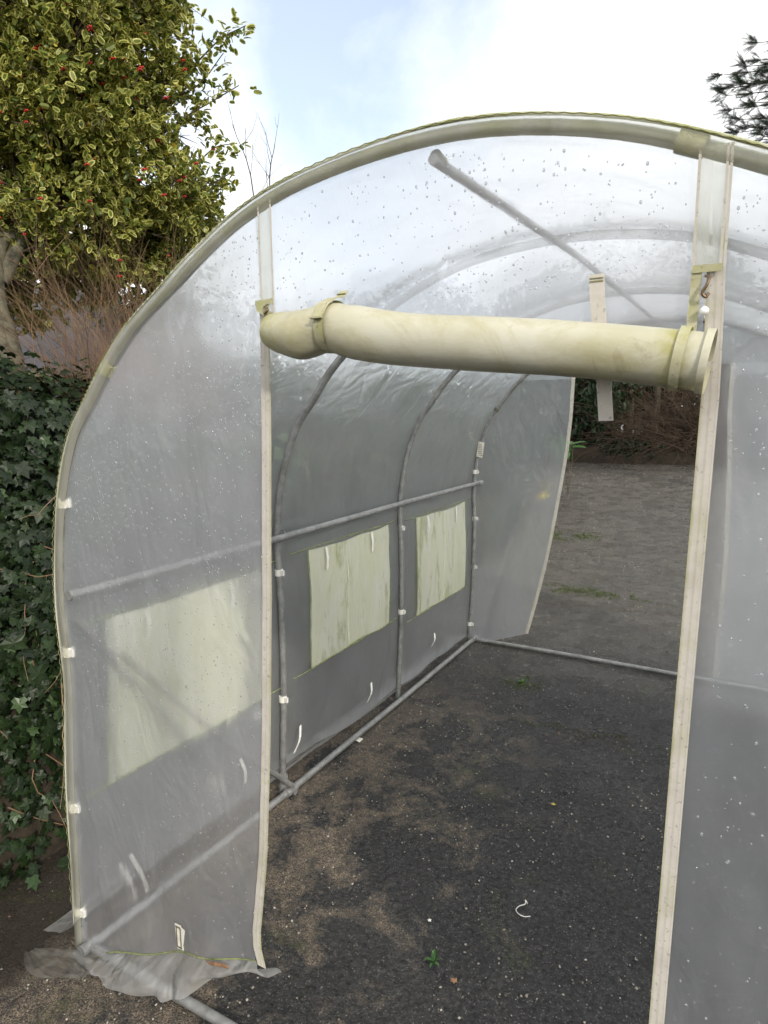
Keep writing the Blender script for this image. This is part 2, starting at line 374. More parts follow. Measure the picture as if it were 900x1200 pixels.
M['string']=simple('white_string',(.62,.60,.56),.6)

# ------------------------------------------------------------------ ground
def gz(x,y):
    t=min(max((y-4.8)/9.0,0),1); t=t*t*(3-2*t); return .42*t
xs=[-300,-60,-20]+[-12+i*.5 for i in range(49)]+[18,30,60,300]
ys=[-300,-60,-15,-6]+[-4+i*.5 for i in range(45)]+[24,40,80,300]
fx=[-.9+i*.011 for i in range(310)]; fy=[-.45+i*.011 for i in range(350)]
xs=[x for x in xs if x<fx[0]-.02 or x>fx[-1]+.02]+fx; ys=[y for y in ys if y<fy[0]-.02 or y>fy[-1]+.02]+fy; xs.sort(); ys.sort()
def relief(x,y):
    if not(-1<x<2.6 and -.5<y<3.5): return 0
    v=Vector((x,y,0)); a=noise.noise(v*30); b_=noise.noise(v*62+Vector((5,0,0))); c_=noise.noise(v*3)
    return .0016*a+.0026*b_*(1.3+.7*c_)+.003*noise.noise(v*9)-.001
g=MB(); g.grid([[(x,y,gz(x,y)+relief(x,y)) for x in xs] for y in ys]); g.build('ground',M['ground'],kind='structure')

# ------------------------------------------------------------------ polytunnel
W,D=2.15,2.96; HY=[0,.909,1.925,2.96]
half=[(-.035,0,0),(-.012,0,.40),(-.005,0,.80),(-.012,0,1.08),(.022,0,1.315),(.09,0,1.50),(.165,0,1.60),(.262,0,1.72),(.43,0,1.862),(.60,0,1.955),(.80,0,2.022),(1.075,0,2.05)]
prof=spline(half+[(W-x,0,z) for x,_,z in half[-2::-1]],121)
prof=[(p.x,p.z) for p in prof]
nh=len(prof)
def hoop_xz(z,right=False):
    P=prof[:61]
    for a,b in zip(P,P[1:]):
        if b[1]>=z: 
            t=(z-a[1])/(b[1]-a[1]+1e-9); x=a[0]+(b[0]-a[0])*t; return W-x if right else x
    return W/2
def hoop_z(x):
    if x>W/2: x=W-x
    P=prof[30:61]
    for a,b in zip(P,P[1:]):
        if b[0]>=x: return a[1]+(b[1]-a[1])*(x-a[0])/(b[0]-a[0]+1e-9)
    return 2.05
def off(i,d):
    a=prof[max(i-1,0)]; b=prof[min(i+1,nh-1)]; t=Vector((b[0]-a[0],b[1]-a[1])).normalized()
    return (prof[i][0]-t.y*d, prof[i][1]+t.x*d)
pt=thing('polytunnel','small walk-in polytunnel of milky polythene on a grey pipe frame, its front door rolled up','polytunnel')
PR=.0135
for hi,y in enumerate(HY):
    m=MB(); m.tube([(*off(i,0)[:1],y+.004*math.sin(i*.2+hi),off(i,0)[1]) for i in range(nh)],PR if hi else .0115,12)
    h=m.build('hoop',M['pipe_green'] if hi==0 else M['pipe'],pt)
    # clips holding the sheet to the hoop
    zs={0:[.12,.46,.93,1.34],1:[.945,.42],2:[.955,.50,],3:[1.16,.85,.52,.12]}[hi]
    for z in zs:
        x=hoop_xz(z); c=MB(); c.tube([(x-.001,y,z-.013),(x-.001,y,z+.013)],PR+.0028,14); c.box((x+.018,y-.004,z),(.016,.010,.020)); c.build('clip',M['clip'],h)
    if hi==0:
        for i in (36,68):  # arch clips
            c=MB(); c.tube([(off(i+d,0)[0],0,off(i+d,0)[1]) for d in (0,1)],PR+.003,14); c.build('clip',M['strap_green'],h)
    if hi==3:
        c=MB(); p=onpl(563,527,1,D-.016); c.box((p.x,p.y,p.z),(.042,.002,.10),0,0,Matrix.Rotation(R_(8),3,'Y'))
        lb=c.build('hang_tag',M['label'],h,label='small pale paper tag with faded print')
        c=MB()
        for q in range(7): c.box((p.x+rnd.uniform(-.003,.003)+.001*q-.003,p.y-.0022,p.z+.036-q*.012),(.027+.006*rnd.random(),.0008,.0022),0,0,Matrix.Rotation(R_(8),3,'Y'))
        c.build('print',M['ink'],lb)
        i=39; c=MB(); c.tube([(off(j,0)[0],D,off(j,0)[1]) for j in (30,31)],PR+.003,12); c.build('joint_tape',M['ink'],h)
# rails, ridge, braces, base pipes
def pipe(name,pts,r=PR,mat='pipe',n=12):
    m=MB(); m.tube(pts,r,n); return m.build(name,M[mat],pt)
for sx in (1,-1):
    X=lambda x:x if sx==1 else W-x
    r=pipe('side_rail',[(X(.022),-.01,1.092),(X(.018),.9,1.088),(X(.021),1.9,1.093),(X(.02),3.02,1.088)])
    for y in HY[1:3]:
        c=MB(); c.tube([(X(.001)+.024*math.cos(a),y+.012*math.sin(a*1),1.09+.022*math.sin(a)) for a in [q*.55 for q in range(12)]],.0016,5); c.build('wire_tie',M['pipe'],r)
    r=pipe('base_rail',[(X(.004),-.03,.016),(X(.0),.9,.015),(X(.006),1.9,.017),(X(.0),D+.05,.016)],.0145)
    for y in (0,.92,D):
        c=MB(); c.tube([(X(.002),y-.03,.016),(X(.002),y+.03,.016)],.0185,12); c.tube([(X(-.03),y,.01),(X(-.03),y,.075)],.017,12); c.tube([(X(-.03),y,.02),(X(.03),y,.018)],.013,10); c.build('pipe_joint',M['pipe'],r)
pipe('corner_brace',[(.012,.02,1.02),(.014,.55,.42),(.010,.93,.03)],.011)
pipe('corner_brace',[(W-.012,.02,1.02),(W-.014,.55,.42),(W-.010,.93,.03)],.011)
rp=pipe('ridge_pole',[(W/2,.0,2.018),(W/2,1.0,2.020),(W/2,2.0,2.024),(W/2,D,2.022)],.0092)
c=MB(); c.tube([(W/2,.010,2.026),(W/2,.04,2.021)],.0108,14); c.build('pipe_joint',M['pipe_green'],rp)
pipe('end_base_pipe',[(-.02,D,.016),(.7,D+.004,.019),(1.4,D-.004,.017),(W,D,.016)],.0135)
pipe('end_base_pipe',[(0.,0.0,.016),(.5,.004,.019),(1.3,-.01,.017),(W,0,.016)],.0135)

# --- roof and side sheet
def skirt_z(y):   # where the loose bottom of the side sheet ends
    return .085+.035*math.sin(y*2.1+.6)+.02*noise.noise(Vector((y*3,0,2)))-(.07 if y>2.4 else 0)*(y-2.4)/.56
ni,nj=150,110; rows=[]
for j in range(nj+1):
    y=-.012+(D+.03)*j/nj; row=[]
    b=min(range(3),key=lambda q:abs((HY[q]+HY[q+1])/2-y)); t=(y-HY[b])/(HY[b+1]-HY[b]); sag=math.sin(math.pi*min(max(t,0),1))
    sag=max(sag,0)**.6
    for i in range(ni+1):
        s=i/ni*(nh-1); i0=min(int(s),nh-2); fr=s-i0
        a=off(i0,.0165); c=off(i0+1,.0165); x=a[0]+(c[0]-a[0])*fr; z=a[1]+(c[1]-a[1])*fr
        px=x/ W*2-1
        side=1 if x<W/2 else -1
        wr=.010*noise.noise(Vector((y*2.2,z*1.3+x,side*3)))+.0045*noise.noise(Vector((y*9+z*4,z*4-y*3,x*3+5)))
        inw=sag*(.010+.0*z)+wr*sag
        # pull inwards
        nx,nz=(W/2-x),(1.0-z) if z>1 else 0
        L=math.hypot(nx,nz)+1e-6
        X=x+nx/L*inw; Z=z+nz/L*inw
        zb=skirt_z(y if side==1 else y+5)
        if Z<.45: Z=zb+(Z)*( .45-zb)/.45
        if Z<.35: X+= side*(.35-Z)*(.03+.09*noise.noise(Vector((y*2.6,Z*2,9))))*sag
        row.append((X,y,Z))
    rows.append(row)
m=MB(); m.grid(rows); cover=m.build('cover',M['film_side'],pt)
# crumpled skirt lying over the base rail
def skirt(y0,y1,right,seed):
    rows=[]
    for j in range(71):
        y=y0+(y1-y0)*j/70; row=[]
        zb=skirt_z(y if not right else y+5)
        for i in range(12):
            t=i/11; q=noise.noise(Vector((y*5,t*2,seed)))
            x=-.014+t*(-.05-.11*t)+.035*q*t; z=zb*(1-t)**1.3+.012+.022*abs(noise.noise(Vector((y*7,t*3,seed+3))))*t
            row.append((x if not right else W-x,y,z))
        rows.append(row)
    m=MB(); m.grid(rows); return m.build('ground_skirt',M['film_skirt'],pt)
skirt(-.03,D,False,1); skirt(-.03,D,True,4)

# --- windows with their roll-up covers, three each side
def window(y0,y1,z0,z1,right,seed):
    rows=[];ny,nz=26,20
    for j in range(nz+1):
        row=[]
        for i in range(ny+1):
            u=i/ny; v=j/nz
            y=y0+(y1-y0)*u+.006*noise.noise(Vector((v*5,u,seed))); z=z0+(z1-z0)*v+.008*noise.noise(Vector((u*4,v,seed+4)))-(.012*math.sin(u*3.1) if v>.5 else 0)
            x=hoop_xz(z)+.006+.007*noise.noise(Vector((u*2.5,v*2,seed+8)))+.004*math.sin(u*7+seed)
            row.append((x if not right else W-x,y,z))
        rows.append(row)
    m=MB(); m.grid(rows); w=m.build('window',M['window'],pt)
    e=MB(); X=(lambda x:x) if not right else (lambda x:W-x)
    hem=[rows[0][i] for i in range(0,ny+1,2)]; e.tube([(p[0]+(.004 if not right else -.004),p[1],p[2]) for p in hem],[.0022+.0025*abs(noise.noise(Vector((i*.7,seed,0)))) for i in range(len(hem))],6)
    for c in (0,ny):
        hem=[rows[i][c] for i in range(0,nz+1,2)]; e.tube([(p[0]+(.004 if not right else -.004),p[1],p[2]) for p in hem],[.0012+.003*max(0,noise.noise(Vector((i*.8,seed,c)))) for i in range(len(hem))],6)
    e.build('window_hem',M['algae_hem'],w)
    yc=y0+(y1-y0)*(.42 if seed==2 else .5)
    f=MB(); f.tube([(X(hoop_xz(z0+(z1-z0)*q/10)+.014),yc+.006*math.sin(q*.9+seed),z0+.01+(z1-z0-.02)*q/10) for q in range(11)],[.0022+.0014*math.sin(q*2.) for q in range(11)],6); f.build('fold',M['window'],w)
    for q in (.18,.74):
        f=MB(); yy=y0+(y1-y0)*q; f.ribbon([(X(hoop_xz(z1-.02)+.018),yy,z1-.01),(X(hoop_xz(z1-.08)+.020),yy+.003,z1-.06),(X(hoop_xz(z1-.12)+.016),yy,z1-.105)],.016,(0,1,0),.002); f.build('roll_up_tab',M['clip'],w)
    # tape seams that run on past the window at its top and bottom
    for z in (z1+.004,z0-.004):
        s=MB(); a=max(y0-.12,0.03); b=y1+.10
        s.tube([(X(hoop_xz(z)+.004+.003*math.sin(q*2.)),a+(b-a)*q/12,z+.006*noise.noise(Vector((q*.5,seed,z)))) for q in range(13)],.0022,5)
        s.build('seam',M['algae_hem'],w)
for right in (False,True):
    window(.135,.79,.475,.99,right,1); window(1.09,1.775,.485,.998,right,2); window(2.095,2.80,.425,.985,right,3)
# small white fastening tabs on the side sheet
for (px,py,px2,py2,x) in [(352,850,345,882,-.0),(435,800,431,822,0),(509,742,506,757,0),(160,1005,180,1048,-.0),(284,890,290,918,0)]:
    a=onpl(px,py,0,x); b=onpl(px2,py2,0,x+.012); mid=(a+b)/2+Vector((.012,0,0)); m=MB(); m.ribbon(spline([a,mid,b],6),.014,(0,1,.15)); m.build('fastening_tab',M['clip'],pt)

# --- front end sheet
def strip_x(z,right):
    if right: return np.interp(z,[0,.54,1.15,1.6,1.75,1.97],[1.492,1.494,1.502,1.509,1.506,1.495])
    return np.interp(z,[.2,.3,.57,1.18,1.79,1.99],[.622,.628,.666,.705,.724,.735])
hemL=[onpl(px,py,1,-.004) for px,py in [(112,1128),(135,1122),(170,1119),(210,1118),(260,1119),(300,1124)]]
def bottomL(u): # u 0..1
    p=spline(hemL,21)[int(round(u*20))]; return p
nz,nx=120,60; rows=[]
bl=spline(hemL,nx+1)
for j in range(nz+1):
    v=j/nz; row=[]
    for i in range(nx+1):
        u=i/nx; z0=bl[i].z; ztop=1.985; z=z0+(ztop-z0)*v
        xl=hoop_xz(z)-.008*(1-u); xr=float(strip_x(z,False)); x=xl+(xr-xl)*u
        if v<.12: x=x+(bl[i].x-x)*(1-v/.12)**1.5
        e=math.sin(math.pi*u)**.5 if 0<u<1 else 0
        y=-.006+e*(.010*noise.noise(Vector((x*2.2,z*1.4,0)))+.006*noise.noise(Vector((x*3+z*6,z*2.5-x*9,3))))
        # pulled creases near the rail corner and near the ground
        y+=e*.006*math.sin((x*26-z*9))*math.exp(-((x-.14)/.13)**2-((z-.98)/.28)**2)
        y+=e*.010*math.sin((x*18+z*10))*math.exp(-((z-.18)/.16)**2)
        row.append((x,y,z))
    rows.append(row)
m=MB(); m.grid(rows); endL=m.build('end_panel',M['film'],pt)
# loose skirt below the hem
edge=[onpl(px,py,1,yy) for px,py,yy in [(97,1138,-.03),(118,1152,-.05),(150,1166,-.07),(182,1171,-.07),(215,1164,-.05),(250,1150,-.03),(290,1141,-.01),(326,1144,.0)]]
ed=spline(edge,nx+1); rows2=[]
for j in range(13):
    t=j/12; row=[]
    for i in range(nx+1):
        a=Vector(rows[0][i]); b=ed[i]; p=a+(b-a)*t; u=i/nx
        p.y+=(-.022*math.sin(math.pi*t)+.03*t*noise.noise(Vector((u*6,t*1.5,5)))+.012*noise.noise(Vector((u*16,t*3,9))))*(1 if t>0 else 0); p.z=max(p.z+.012*t*noise.noise(Vector((u*9,t*2,1))),.006)
        row.append(tuple(p))
    rows2.append(row)
m=MB(); m.grid(rows2); m.build('end_skirt',M['film_skirt'],pt)
m=MB(); m.tube([(p[0],p[1]-.003,p[2]) for p in rows[0][::3]],.0018,6); m.build('seam',M['algae_hem'],endL)
# header above the door
rows=[]
for j in range(31):
    row=[]
    for i in range(61):
        x=.728+(1.497-.728)*i/60; zt=hoop_z(x)+.006; z0=1.715-.055*(i/60); z=z0+(zt-z0)*j/30
        y=-.006+math.sin(math.pi*j/30)*(.006*noise.noise(Vector((x*3,z*3,11)))+.002*noise.noise(Vector((x*9,z*9,4))))
        row.append((x,y,z))
    rows.append(row)
m=MB(); m.grid(rows); endH=m.build('end_panel',M['film'],pt)
rows=[]
for j in range(81):
    row=[]; z=.006+(1.955-.006)*j/80
    for i in range(37):
        u=i/36; xr=hoop_xz(z,True)+.008*u; xl=float(strip_x(z,True)); x=xl+(xr-xl)*u
        e=math.sin(math.pi*u)**.5 if 0<u<1 else 0
        y=-.006+e*(.010*noise.noise(Vector((x*2.2,z*1.4,20)))+.005*noise.noise(Vector((x*6+z*3,z*2.5-x*6,23)))); row.append((x,y,z))
    rows.append(row)
m=MB(); m.grid(rows); endR=m.build('end_panel',M['film_shaded'],pt)
# hem rolled round the front hoop
hem=MB()
hem.tube([(off(i,.0150)[0],-.012+.0015*math.sin(i*.7),off(i,.0150)[1]) for i in range(1,nh-1)],[.0034+.0010*noise.noise(Vector((i*.4,0,0))) for i in range(1,nh-1)],8)
hm=hem.build('hoop_hem',M['arch_hem'],pt)
rows=[[(off(i,d)[0],yy,off(i,d)[1]) for d,yy in ((.0165,-.012),(.010,-.0165),(-.002,-.0175),(-.010,-.016),(-.016,-.012))] for i in range(nh)]
m=MB(); m.grid(rows); m.build('hem_wrap',M['film_seam'],pt)
st=MB(); thr=[]
for i in range(2,nh-2):
    for q in (0,.25,.5,.75):
        a=off(i,.013); b=off(i+1,.013); thr.append((a[0]+(b[0]-a[0])*q,-.0226 if q in(.25,.75) else -.0180,a[1]+(b[1]-a[1])*q))
st.tube(thr,.0009,4)
st.build('stitching',M['stitch'],hm)
# zip strips either side of the door, with zip teeth line
for right in (False,True):
    z0,z1=(.285,1.79) if not right else (.0,1.765)
    zz=[z0+(z1-z0)*i/40 for i in range(41)]
    pts=[(float(strip_x(z,right))+(.004 if right else -.004),-.0135+.002*math.sin(z*9)-(.02*max(0,.45-z) if not right else 0),z) for z in zz]
    if not right: pts[0]=(pts[0][0]+.03,pts[0][1]-.01,pts[0][2]); pts[1]=(pts[1][0]+.010,pts[1][1]-.005,pts[1][2])
    m=MB(); m.ribbon(pts,.023 if not right else .0225,(1,0,0),.002); s=m.build('door_strip',M['strap'],pt)
    m=MB()
    for dx,w in ((-.0085,.0010),(.0,.003),(.0085,.0010)):
        m.ribbon([(p[0]+dx,p[1]-.0009,p[2]) for p in pts],w,(1,0,0),.0006)
    m.build('zip',M['zip'],s)
    m=MB(); m.ribbon([(p[0]+(-.0108 if right else .0110),p[1]-.0008,p[2]) for p in pts],.0018,(1,0,0),.0012); m.build('edge_piping',M['strap_green'] ,s)
    # fainter doubled band continuing up to the arch
    xx=float(strip_x(1.85,right)); top=hoop_z(xx)+.004
    hw=.021 if right else .017; m=MB(); m.grid([[(xx-.002+hw*e_,-.0115,1.76+(top-1.76)*i/8) for e_ in(-1,1)] for i in range(9)]); b=m.build('seam_band',M['film_seam'],pt)
    m=MB()
    for dx in ((-.021,.013,.018) if right else (-.015,.014)): m.ribbon([(xx+dx,-.0135,1.76+(top-1.76)*i/8) for i in range(9)],.0035,(1,0,0),.001)
    m.build('seam',M['strap'],b)
# patch and slotted label near the left foot
p=onpl(210,1098,1,-.016)
m=MB(); m.box((p.x,-.016,p.z),(.022,.0015,.070),0,0,Matrix.Rotation(R_(-4),3,'Y')); lb=m.build('slot_patch',M['label'],endL,label='pale slotted patch near the bottom')
m=MB()
for dx,dz,w,h in ((-.007,0,.0028,.058),(.007,0,.0028,.058),(0,.029,.016,.0035),(0,-.029,.016,.0035)): m.box((p.x+dx+dz*-.07,-.0178,p.z+dz),(w,.001,h))
m.build('slot_edge',M['ink'],lb)
m=MB(); m.add([(p.x+.010,-.017,p.z+.034),(p.x+.026,-.019,p.z+.033),(p.x+.017,-.018,p.z-.012),(p.x+.010,-.017,p.z-.02)],[(0,1,2,3)],0,False); m.build('loose_tape',M['clip'],lb)
a=onpl(255,1132,1,-.03); m=MB()
for q in range(5): m.blob(a+Vector((.012*q-.02,-.003,.004*q)),.009,q,.6,8,5,0,(1.6,.12,.4))
m.build('rust_stain',M['rust'],endL)

# --- rolled up door
cen=spline([(.768,-.052,1.722),(.80,-.056,1.715),(.845,-.060,1.709),(.905,-.060,1.7185),(.95,-.062,1.708),(1.05,-.062,1.690),(1.20,-.062,1.6735),(1.35,-.060,1.6575),(1.507,-.055,1.634)],81)
rk=np.interp([c.x for c in cen],[.768,.79,.84,.895,.92,.96,1.05,1.25,1.47,1.507],[.034,.040,.0465,.0425,.0435,.0475,.046,.0435,.0405,.0405])
rows=[];turn=3.2;ns=150
for i,c in enumerate(cen):
    t=(cen[min(i+1,80)]-cen[max(i-1,0)]).normalized(); n1=Vector((0,1,0)); n1=(n1-t*n1.dot(t)).normalized(); n2=t.cross(n1); row=[]
    for k2 in range(ns+1):
        f=k2/ns; a=2*math.pi*turn*(f)+.15-2*math.pi*turn; r=rk[i]*(.62+.38*f**.8)
        q=noise.noise(Vector((c.x*6,math.cos(a)*.8,math.sin(a)*.8)))
        pin=math.exp(-((c.x-.905)/.018)**2)
        lf=1+.05*q+.05*noise.noise(Vector((c.x*14,math.cos(a)*1.5,math.sin(a)*1.5)))*(math.exp(-((c.x-.84)/.09)**2)+.15)
        sq=1-.12*math.exp(-((c.x-.80)/.05)**2)*math.sin(a)**2
        row.append(c+(n1*math.cos(a)*sq+n2*math.sin(a))*r*lf)
    rows.append(row)
m=MB(); m.grid(rows); dr=m.build('rolled_door',M['roll'],pt,label='yellowed film door rolled into a tube')
def ring(i0,w,ex,name,mat,parent,a0=0,a1=2*math.pi,n=30):
    m=MB(); rr=[]
    for dx in (-w/2,w/2):
        k=i0; c=cen[k]; t=(cen[min(k+1,80)]-cen[max(k-1,0)]).normalized(); n1=Vector((0,1,0)); n2=t.cross(n1)
        for th in (ex,):
            rr.append([c+t*dx+(n1*math.cos(a0+(a1-a0)*q/n)+n2*math.sin(a0+(a1-a0)*q/n))*(rk[k]*1.06+th) for q in range(n+1)])
    m.grid(rr); rr2=[[v+(cen[i0]-v)*.03 for v in r] for r in rr]; m.grid(rr2[::-1]); return m.build(name,mat,parent)
# strap pulled round the roll near its left end
i0=min(range(81),key=lambda q:abs(cen[q].x-.908)); c0=cen[i0]
ring(i0,.019,.0006,'tie_strap',M['strap_green'],dr)
m=MB(); m.ribbon([(c0.x-.006,-.012,c0.z+.078),(c0.x-.006,-.024,c0.z+.062),(c0.x-.005,-.055,c0.z+.052),(c0.x-.002,-.092,c0.z+.036),(c0.x,-.110,c0.z+.008)],[.019,.019,.019,.019,.022],(1,0,0),.002); ts=m.build('tie_strap',M['strap_green'],dr)
m=MB()
for dz in (.069,): m.box((c0.x-.006,-.0185-(.072-dz)*1.2,c0.z+dz),(.018,.003,.0018))
m.build('stitching',M['stitch'],ts); m=MB(); m.box((c0.x+.0,-.1125,c0.z+.010),(.026,.003,.003)); m.build('strap_buckle',M['strap_green'],ts)
# hems on the door ends
i1=min(range(81),key=lambda q:abs(cen[q].x-1.500)); ring(i1,.010,.0008,'door_hem',M['roll'],dr)
i1=min(range(81),key=lambda q:abs(cen[q].x-1.470)); ring(i1,.013,.0006,'door_hem',M['strap_green'],dr)
# loose hanging strap behind the roll
m=MB(); m.ribbon([(1.350,-.0125,1.776),(1.352,-.014,1.74),(1.359,-.014,1.68),(1.366,-.013,1.62),(1.373,-.014,1.554)],.0215,(1,0,.03),.002); s=m.build('tie_strap',M['strap'],endH,label='straight pale strap hanging down behind the rolled door')
m=MB()
for dz in (1.768,1.762): m.box((1.350,-.0145,dz),(.020,.002,.0018))
m.build('stitching',M['stitch'],s)
# loop straps with hooks where the roll is tied up
for right in (False,True):
    if right:
        m=MB(); m.ribbon([(1.486,-.019,1.766),(1.484,-.020,1.70),(1.482,-.020,1.63)],.013,(1,0,0),.002); m.ribbon([(1.480,-.0215,1.765),(1.516,-.0215,1.765)],.014,(0,0,1),.002)
        s=m.build('hook_loop',M['strap_green'],pt)
        hk=[(1.497,-.022,1.752),(1.502,-.026,1.748),(1.500,-.030,1.738),(1.495,-.030,1.728),(1.499,-.029,1.722),(1.503,-.027,1.727)]
        m=MB(); m.tube(spline(hk,20),.0022,7); m.build('hook',M['dark_metal'],s)
        m=MB(); m.blob((1.499,-.028,1.704),.0062,1,.1,12,8); m.build('bead',M['bead'],s)
    else:
        m=MB(); m.ribbon([(.712,-.018,1.792),(.716,-.019,1.770),(.735,-.022,1.758)],.022,(1,0,.2),.002); m.ribbon([(.70,-.0165,1.788),(.742,-.0165,1.790)],.014,(0,0,1),.002); s=m.build('hook_loop',M['strap_green'],pt)
        m=MB(); m.tube(spline([(.727,-.022,1.776),(.735,-.028,1.772),(.739,-.03,1.764),(.732,-.03,1.758)],12),.003,7); m.build('hook',M['dark_metal'],s)

# --- far end sheet
bk=spline([(.385,0,.135),(.43,0,.33),(.495,0,.66),(.548,0,1.03),(.585,0,1.30),(.602,0,1.50),(.609,0,1.70),(.612,0,1.80)],41)
rows=[]
for j in range(41):
    e0=bk[j]; row=[]
    for i in range(31):
        u=i/30; z=e0.z+(.0 if j else -.07*(1-u)); xl=hoop_xz(min(max(z,.01),1.99)); x=xl+(e0.x-xl)*u
        if j<6: z=z-(.10*(1-u))*(1-j/6)
        cr=.035*math.exp(-((x-(.06+.30*(z-.1)))/.05)**2)*(z<1.05)   # diagonal fold
        y=D-.004+.03*math.sin(math.pi*u)*noise.noise(Vector((x*3,z*2,31)))+cr*.8-.06*u*(1-min(z,1)); row.append((x,y,max(z,.01)))
    rows.append(row)
m=MB(); m.grid(rows); eb=m.build('end_panel',M['film_side'],pt)
m=MB(); m.ribbon([rows[j][-1] for j in range(41)],.020,(1,0,0),.002); m.build('door_strip',M['strap'],eb)
# upper corner left of far header
rows=[]
for j in range(16):
    row=[]
    for i in range(51):
        x=.262+(W-.524)*i/50; zt=hoop_z(x); zb=min(1.80,zt) if .60<x<1.46 else 1.74
        zb=min(zb,zt); z=zb+(zt-zb)*j/15; row.append((x,D-.002+.006*noise.noise(Vector((x*4,z*4,40))),z))
    rows.append(row)
m=MB(); m.grid(rows); m.build('end_panel',M['film_side'],pt)
rows=[]
for j in range(41):
    z=.04+1.76*j/40; row=[]; xe=np.interp(z,[0,.16,.76,1.25,1.55,1.8],[1.475,1.476,1.484,1.468,1.448,1.45])
    for i in range(21):
        u=i/20; xr=hoop_xz(z,True); row.append((xe+(xr-xe)*u,D-.004+.02*math.sin(math.pi*u)*noise.noise(Vector((u*3,z*2,51))),z))
    rows.append(row)
m=MB(); m.grid(rows); eb=m.build('end_panel',M['film_side'],pt)
m=MB(); m.ribbon([rows[j][0] for j in range(41)],.022,(1,0,0),.002); m.build('door_strip',M['strap'],eb)

# --- water drops on the front sheet
def ico(sub=1):
    import bmesh
    bm=bmesh.new(); bmesh.ops.create_icosphere(bm,subdivisions=sub,radius=1); vs=[tuple(v.co) for v in bm.verts]; fs=[tuple(v.index for v in f.verts) for f in bm.faces]; bm.free(); return vs,fs
iv,iff=ico(2)
L=[];S=[]
def dens(x,z): return .25+.75*max(0,noise.noise(Vector((x*4,z*4,77)))+.3)
while len(L)<3600:
    x=rnd.uniform(0,2.1); z=rnd.uniform(.3,2.02)
    if z>hoop_z(x)-.03 or (x<.25 and x<hoop_xz(z)+.02): continue
    if .735<x<1.49 and z<1.76: continue
    if (abs(x-float(strip_x(z,False)))<.02) or abs(x-float(strip_x(z,True)))<.03: continue
    if rnd.random()>dens(x,z)*(1 if z>.9 else .45)*(.45 if x>1.5 and z<1.5 else 1): continue
    sm=x<.72
    r=(.0010+.0013*rnd.random()**2.5) if sm else (.0009+.0015*rnd.random()**2.5)
    L.append((x,-.0085 if True else 0,z)); S.append((r,r*.55,r*(1+.5*rnd.random())))
# seat each drop on the real sheet surface
from mathutils.bvhtree import BVHTree
vv=[];ff=[]
for o in (endL,endH,endR):
    b=len(vv); vv+=[v.co.copy() for v in o.data.vertices]; ff+=[tuple(b+i for i in p.vertices) for p in o.data.polygons]
bv=BVHTree.FromPolygons(vv,ff); L2=[];S2=[]
for l,s in zip(L,S):
    h=bv.ray_cast(Vector((l[0],-.3,l[2])),Vector((0,1,0)))
    if h[0] is not None: L2.append((l[0],h[0].y,l[2])); S2.append(s)
scatter('water_drops',iv,iff,[0]*len(iff),L2,np.tile(np.eye(3),(len(L2),1,1)),S2,M['water'],endL,True,kind='stuff')

# the front arch stands slightly lower and leans a little outwards at its foot
def ease(a,b,v):
    t=min(max((v-a)/(b-a),0),1); return t*t*(3-2*t)
seen=set()
for o in pt.children_recursive:
    if o.type!='MESH' or o.data.name in seen: continue
    seen.add(o.data.name); me=o.data; co=np.empty(len(me.vertices)*3,np.float32); me.vertices.foreach_get('co',co); co=co.reshape(-1,3)
    x,y,z=co.T; w_=np.clip(1-np.clip(y,0,9)/.909,0,1); e=lambda a,b,v:(lambda t:t*t*(3-2*t))(np.clip((v-a)/(b-a),0,1))
    dz=-(.036+.026*e(1.1,1.6,x))*e(1.74,1.90,z)*w_
    dx=(-.034*(1-e(.45,.95,z))*(1-e(.05,.35,x)))*w_
    sh=np.exp(-((z-1.76)/.17)**2)*(x<1.1)*w_; near=np.where(x<.60,1.0,np.clip((1.1-x)/.5,0,1)); gap=(np.abs(x-.72)>.06)|(z>1.86)
    dx=dx+.012*sh*near*np.clip((.66-x)/.1,0,1); dz=dz-.012*sh*near*np.clip((.66-x)/.1,0,1)
    co[:,2]+=dz; co[:,0]+=dx; me.vertices.foreach_set('co',co.ravel()); me.update()

# ------------------------------------------------------------------ plants
def stems(mb,start,direction,length,r,depth,spread=.5,seg=5,droop=0,mi=0,child=3,tips=None,n=5,mindepth=0):
    p=Vector(start); d=Vector(direction).normalized(); pts=[p.copy()]; kids=[]
    for i in range(seg):
        d=(d+Vector((rnd.gauss(0,1),rnd.gauss(0,1),rnd.gauss(0,1)))*.13*spread*2+Vector((0,0,-droop))).normalized(); p=p+d*(length/seg); pts.append(p.copy()); kids.append((p.copy(),d.copy()))
    mb.tube(pts,[r*(1-.6*i/seg) for i in range(seg+1)],n if depth>1 else 3,mi,False)
    if depth>0:
        for c in range(child):
            q,dd=kids[rnd.randrange(seg//2-1 if seg>3 else 0,seg)]
            nd=(dd+Vector((rnd.gauss(0,1),rnd.gauss(0,1),rnd.gauss(0,1)))*spread).normalized()
            stems(mb,q,nd,length*rnd.uniform(.5,.8),r*.5,depth-1,spread,max(3,seg-1),droop,mi,child,tips,n)
    elif tips is not None: tips.append((pts[-1],d))
    return pts
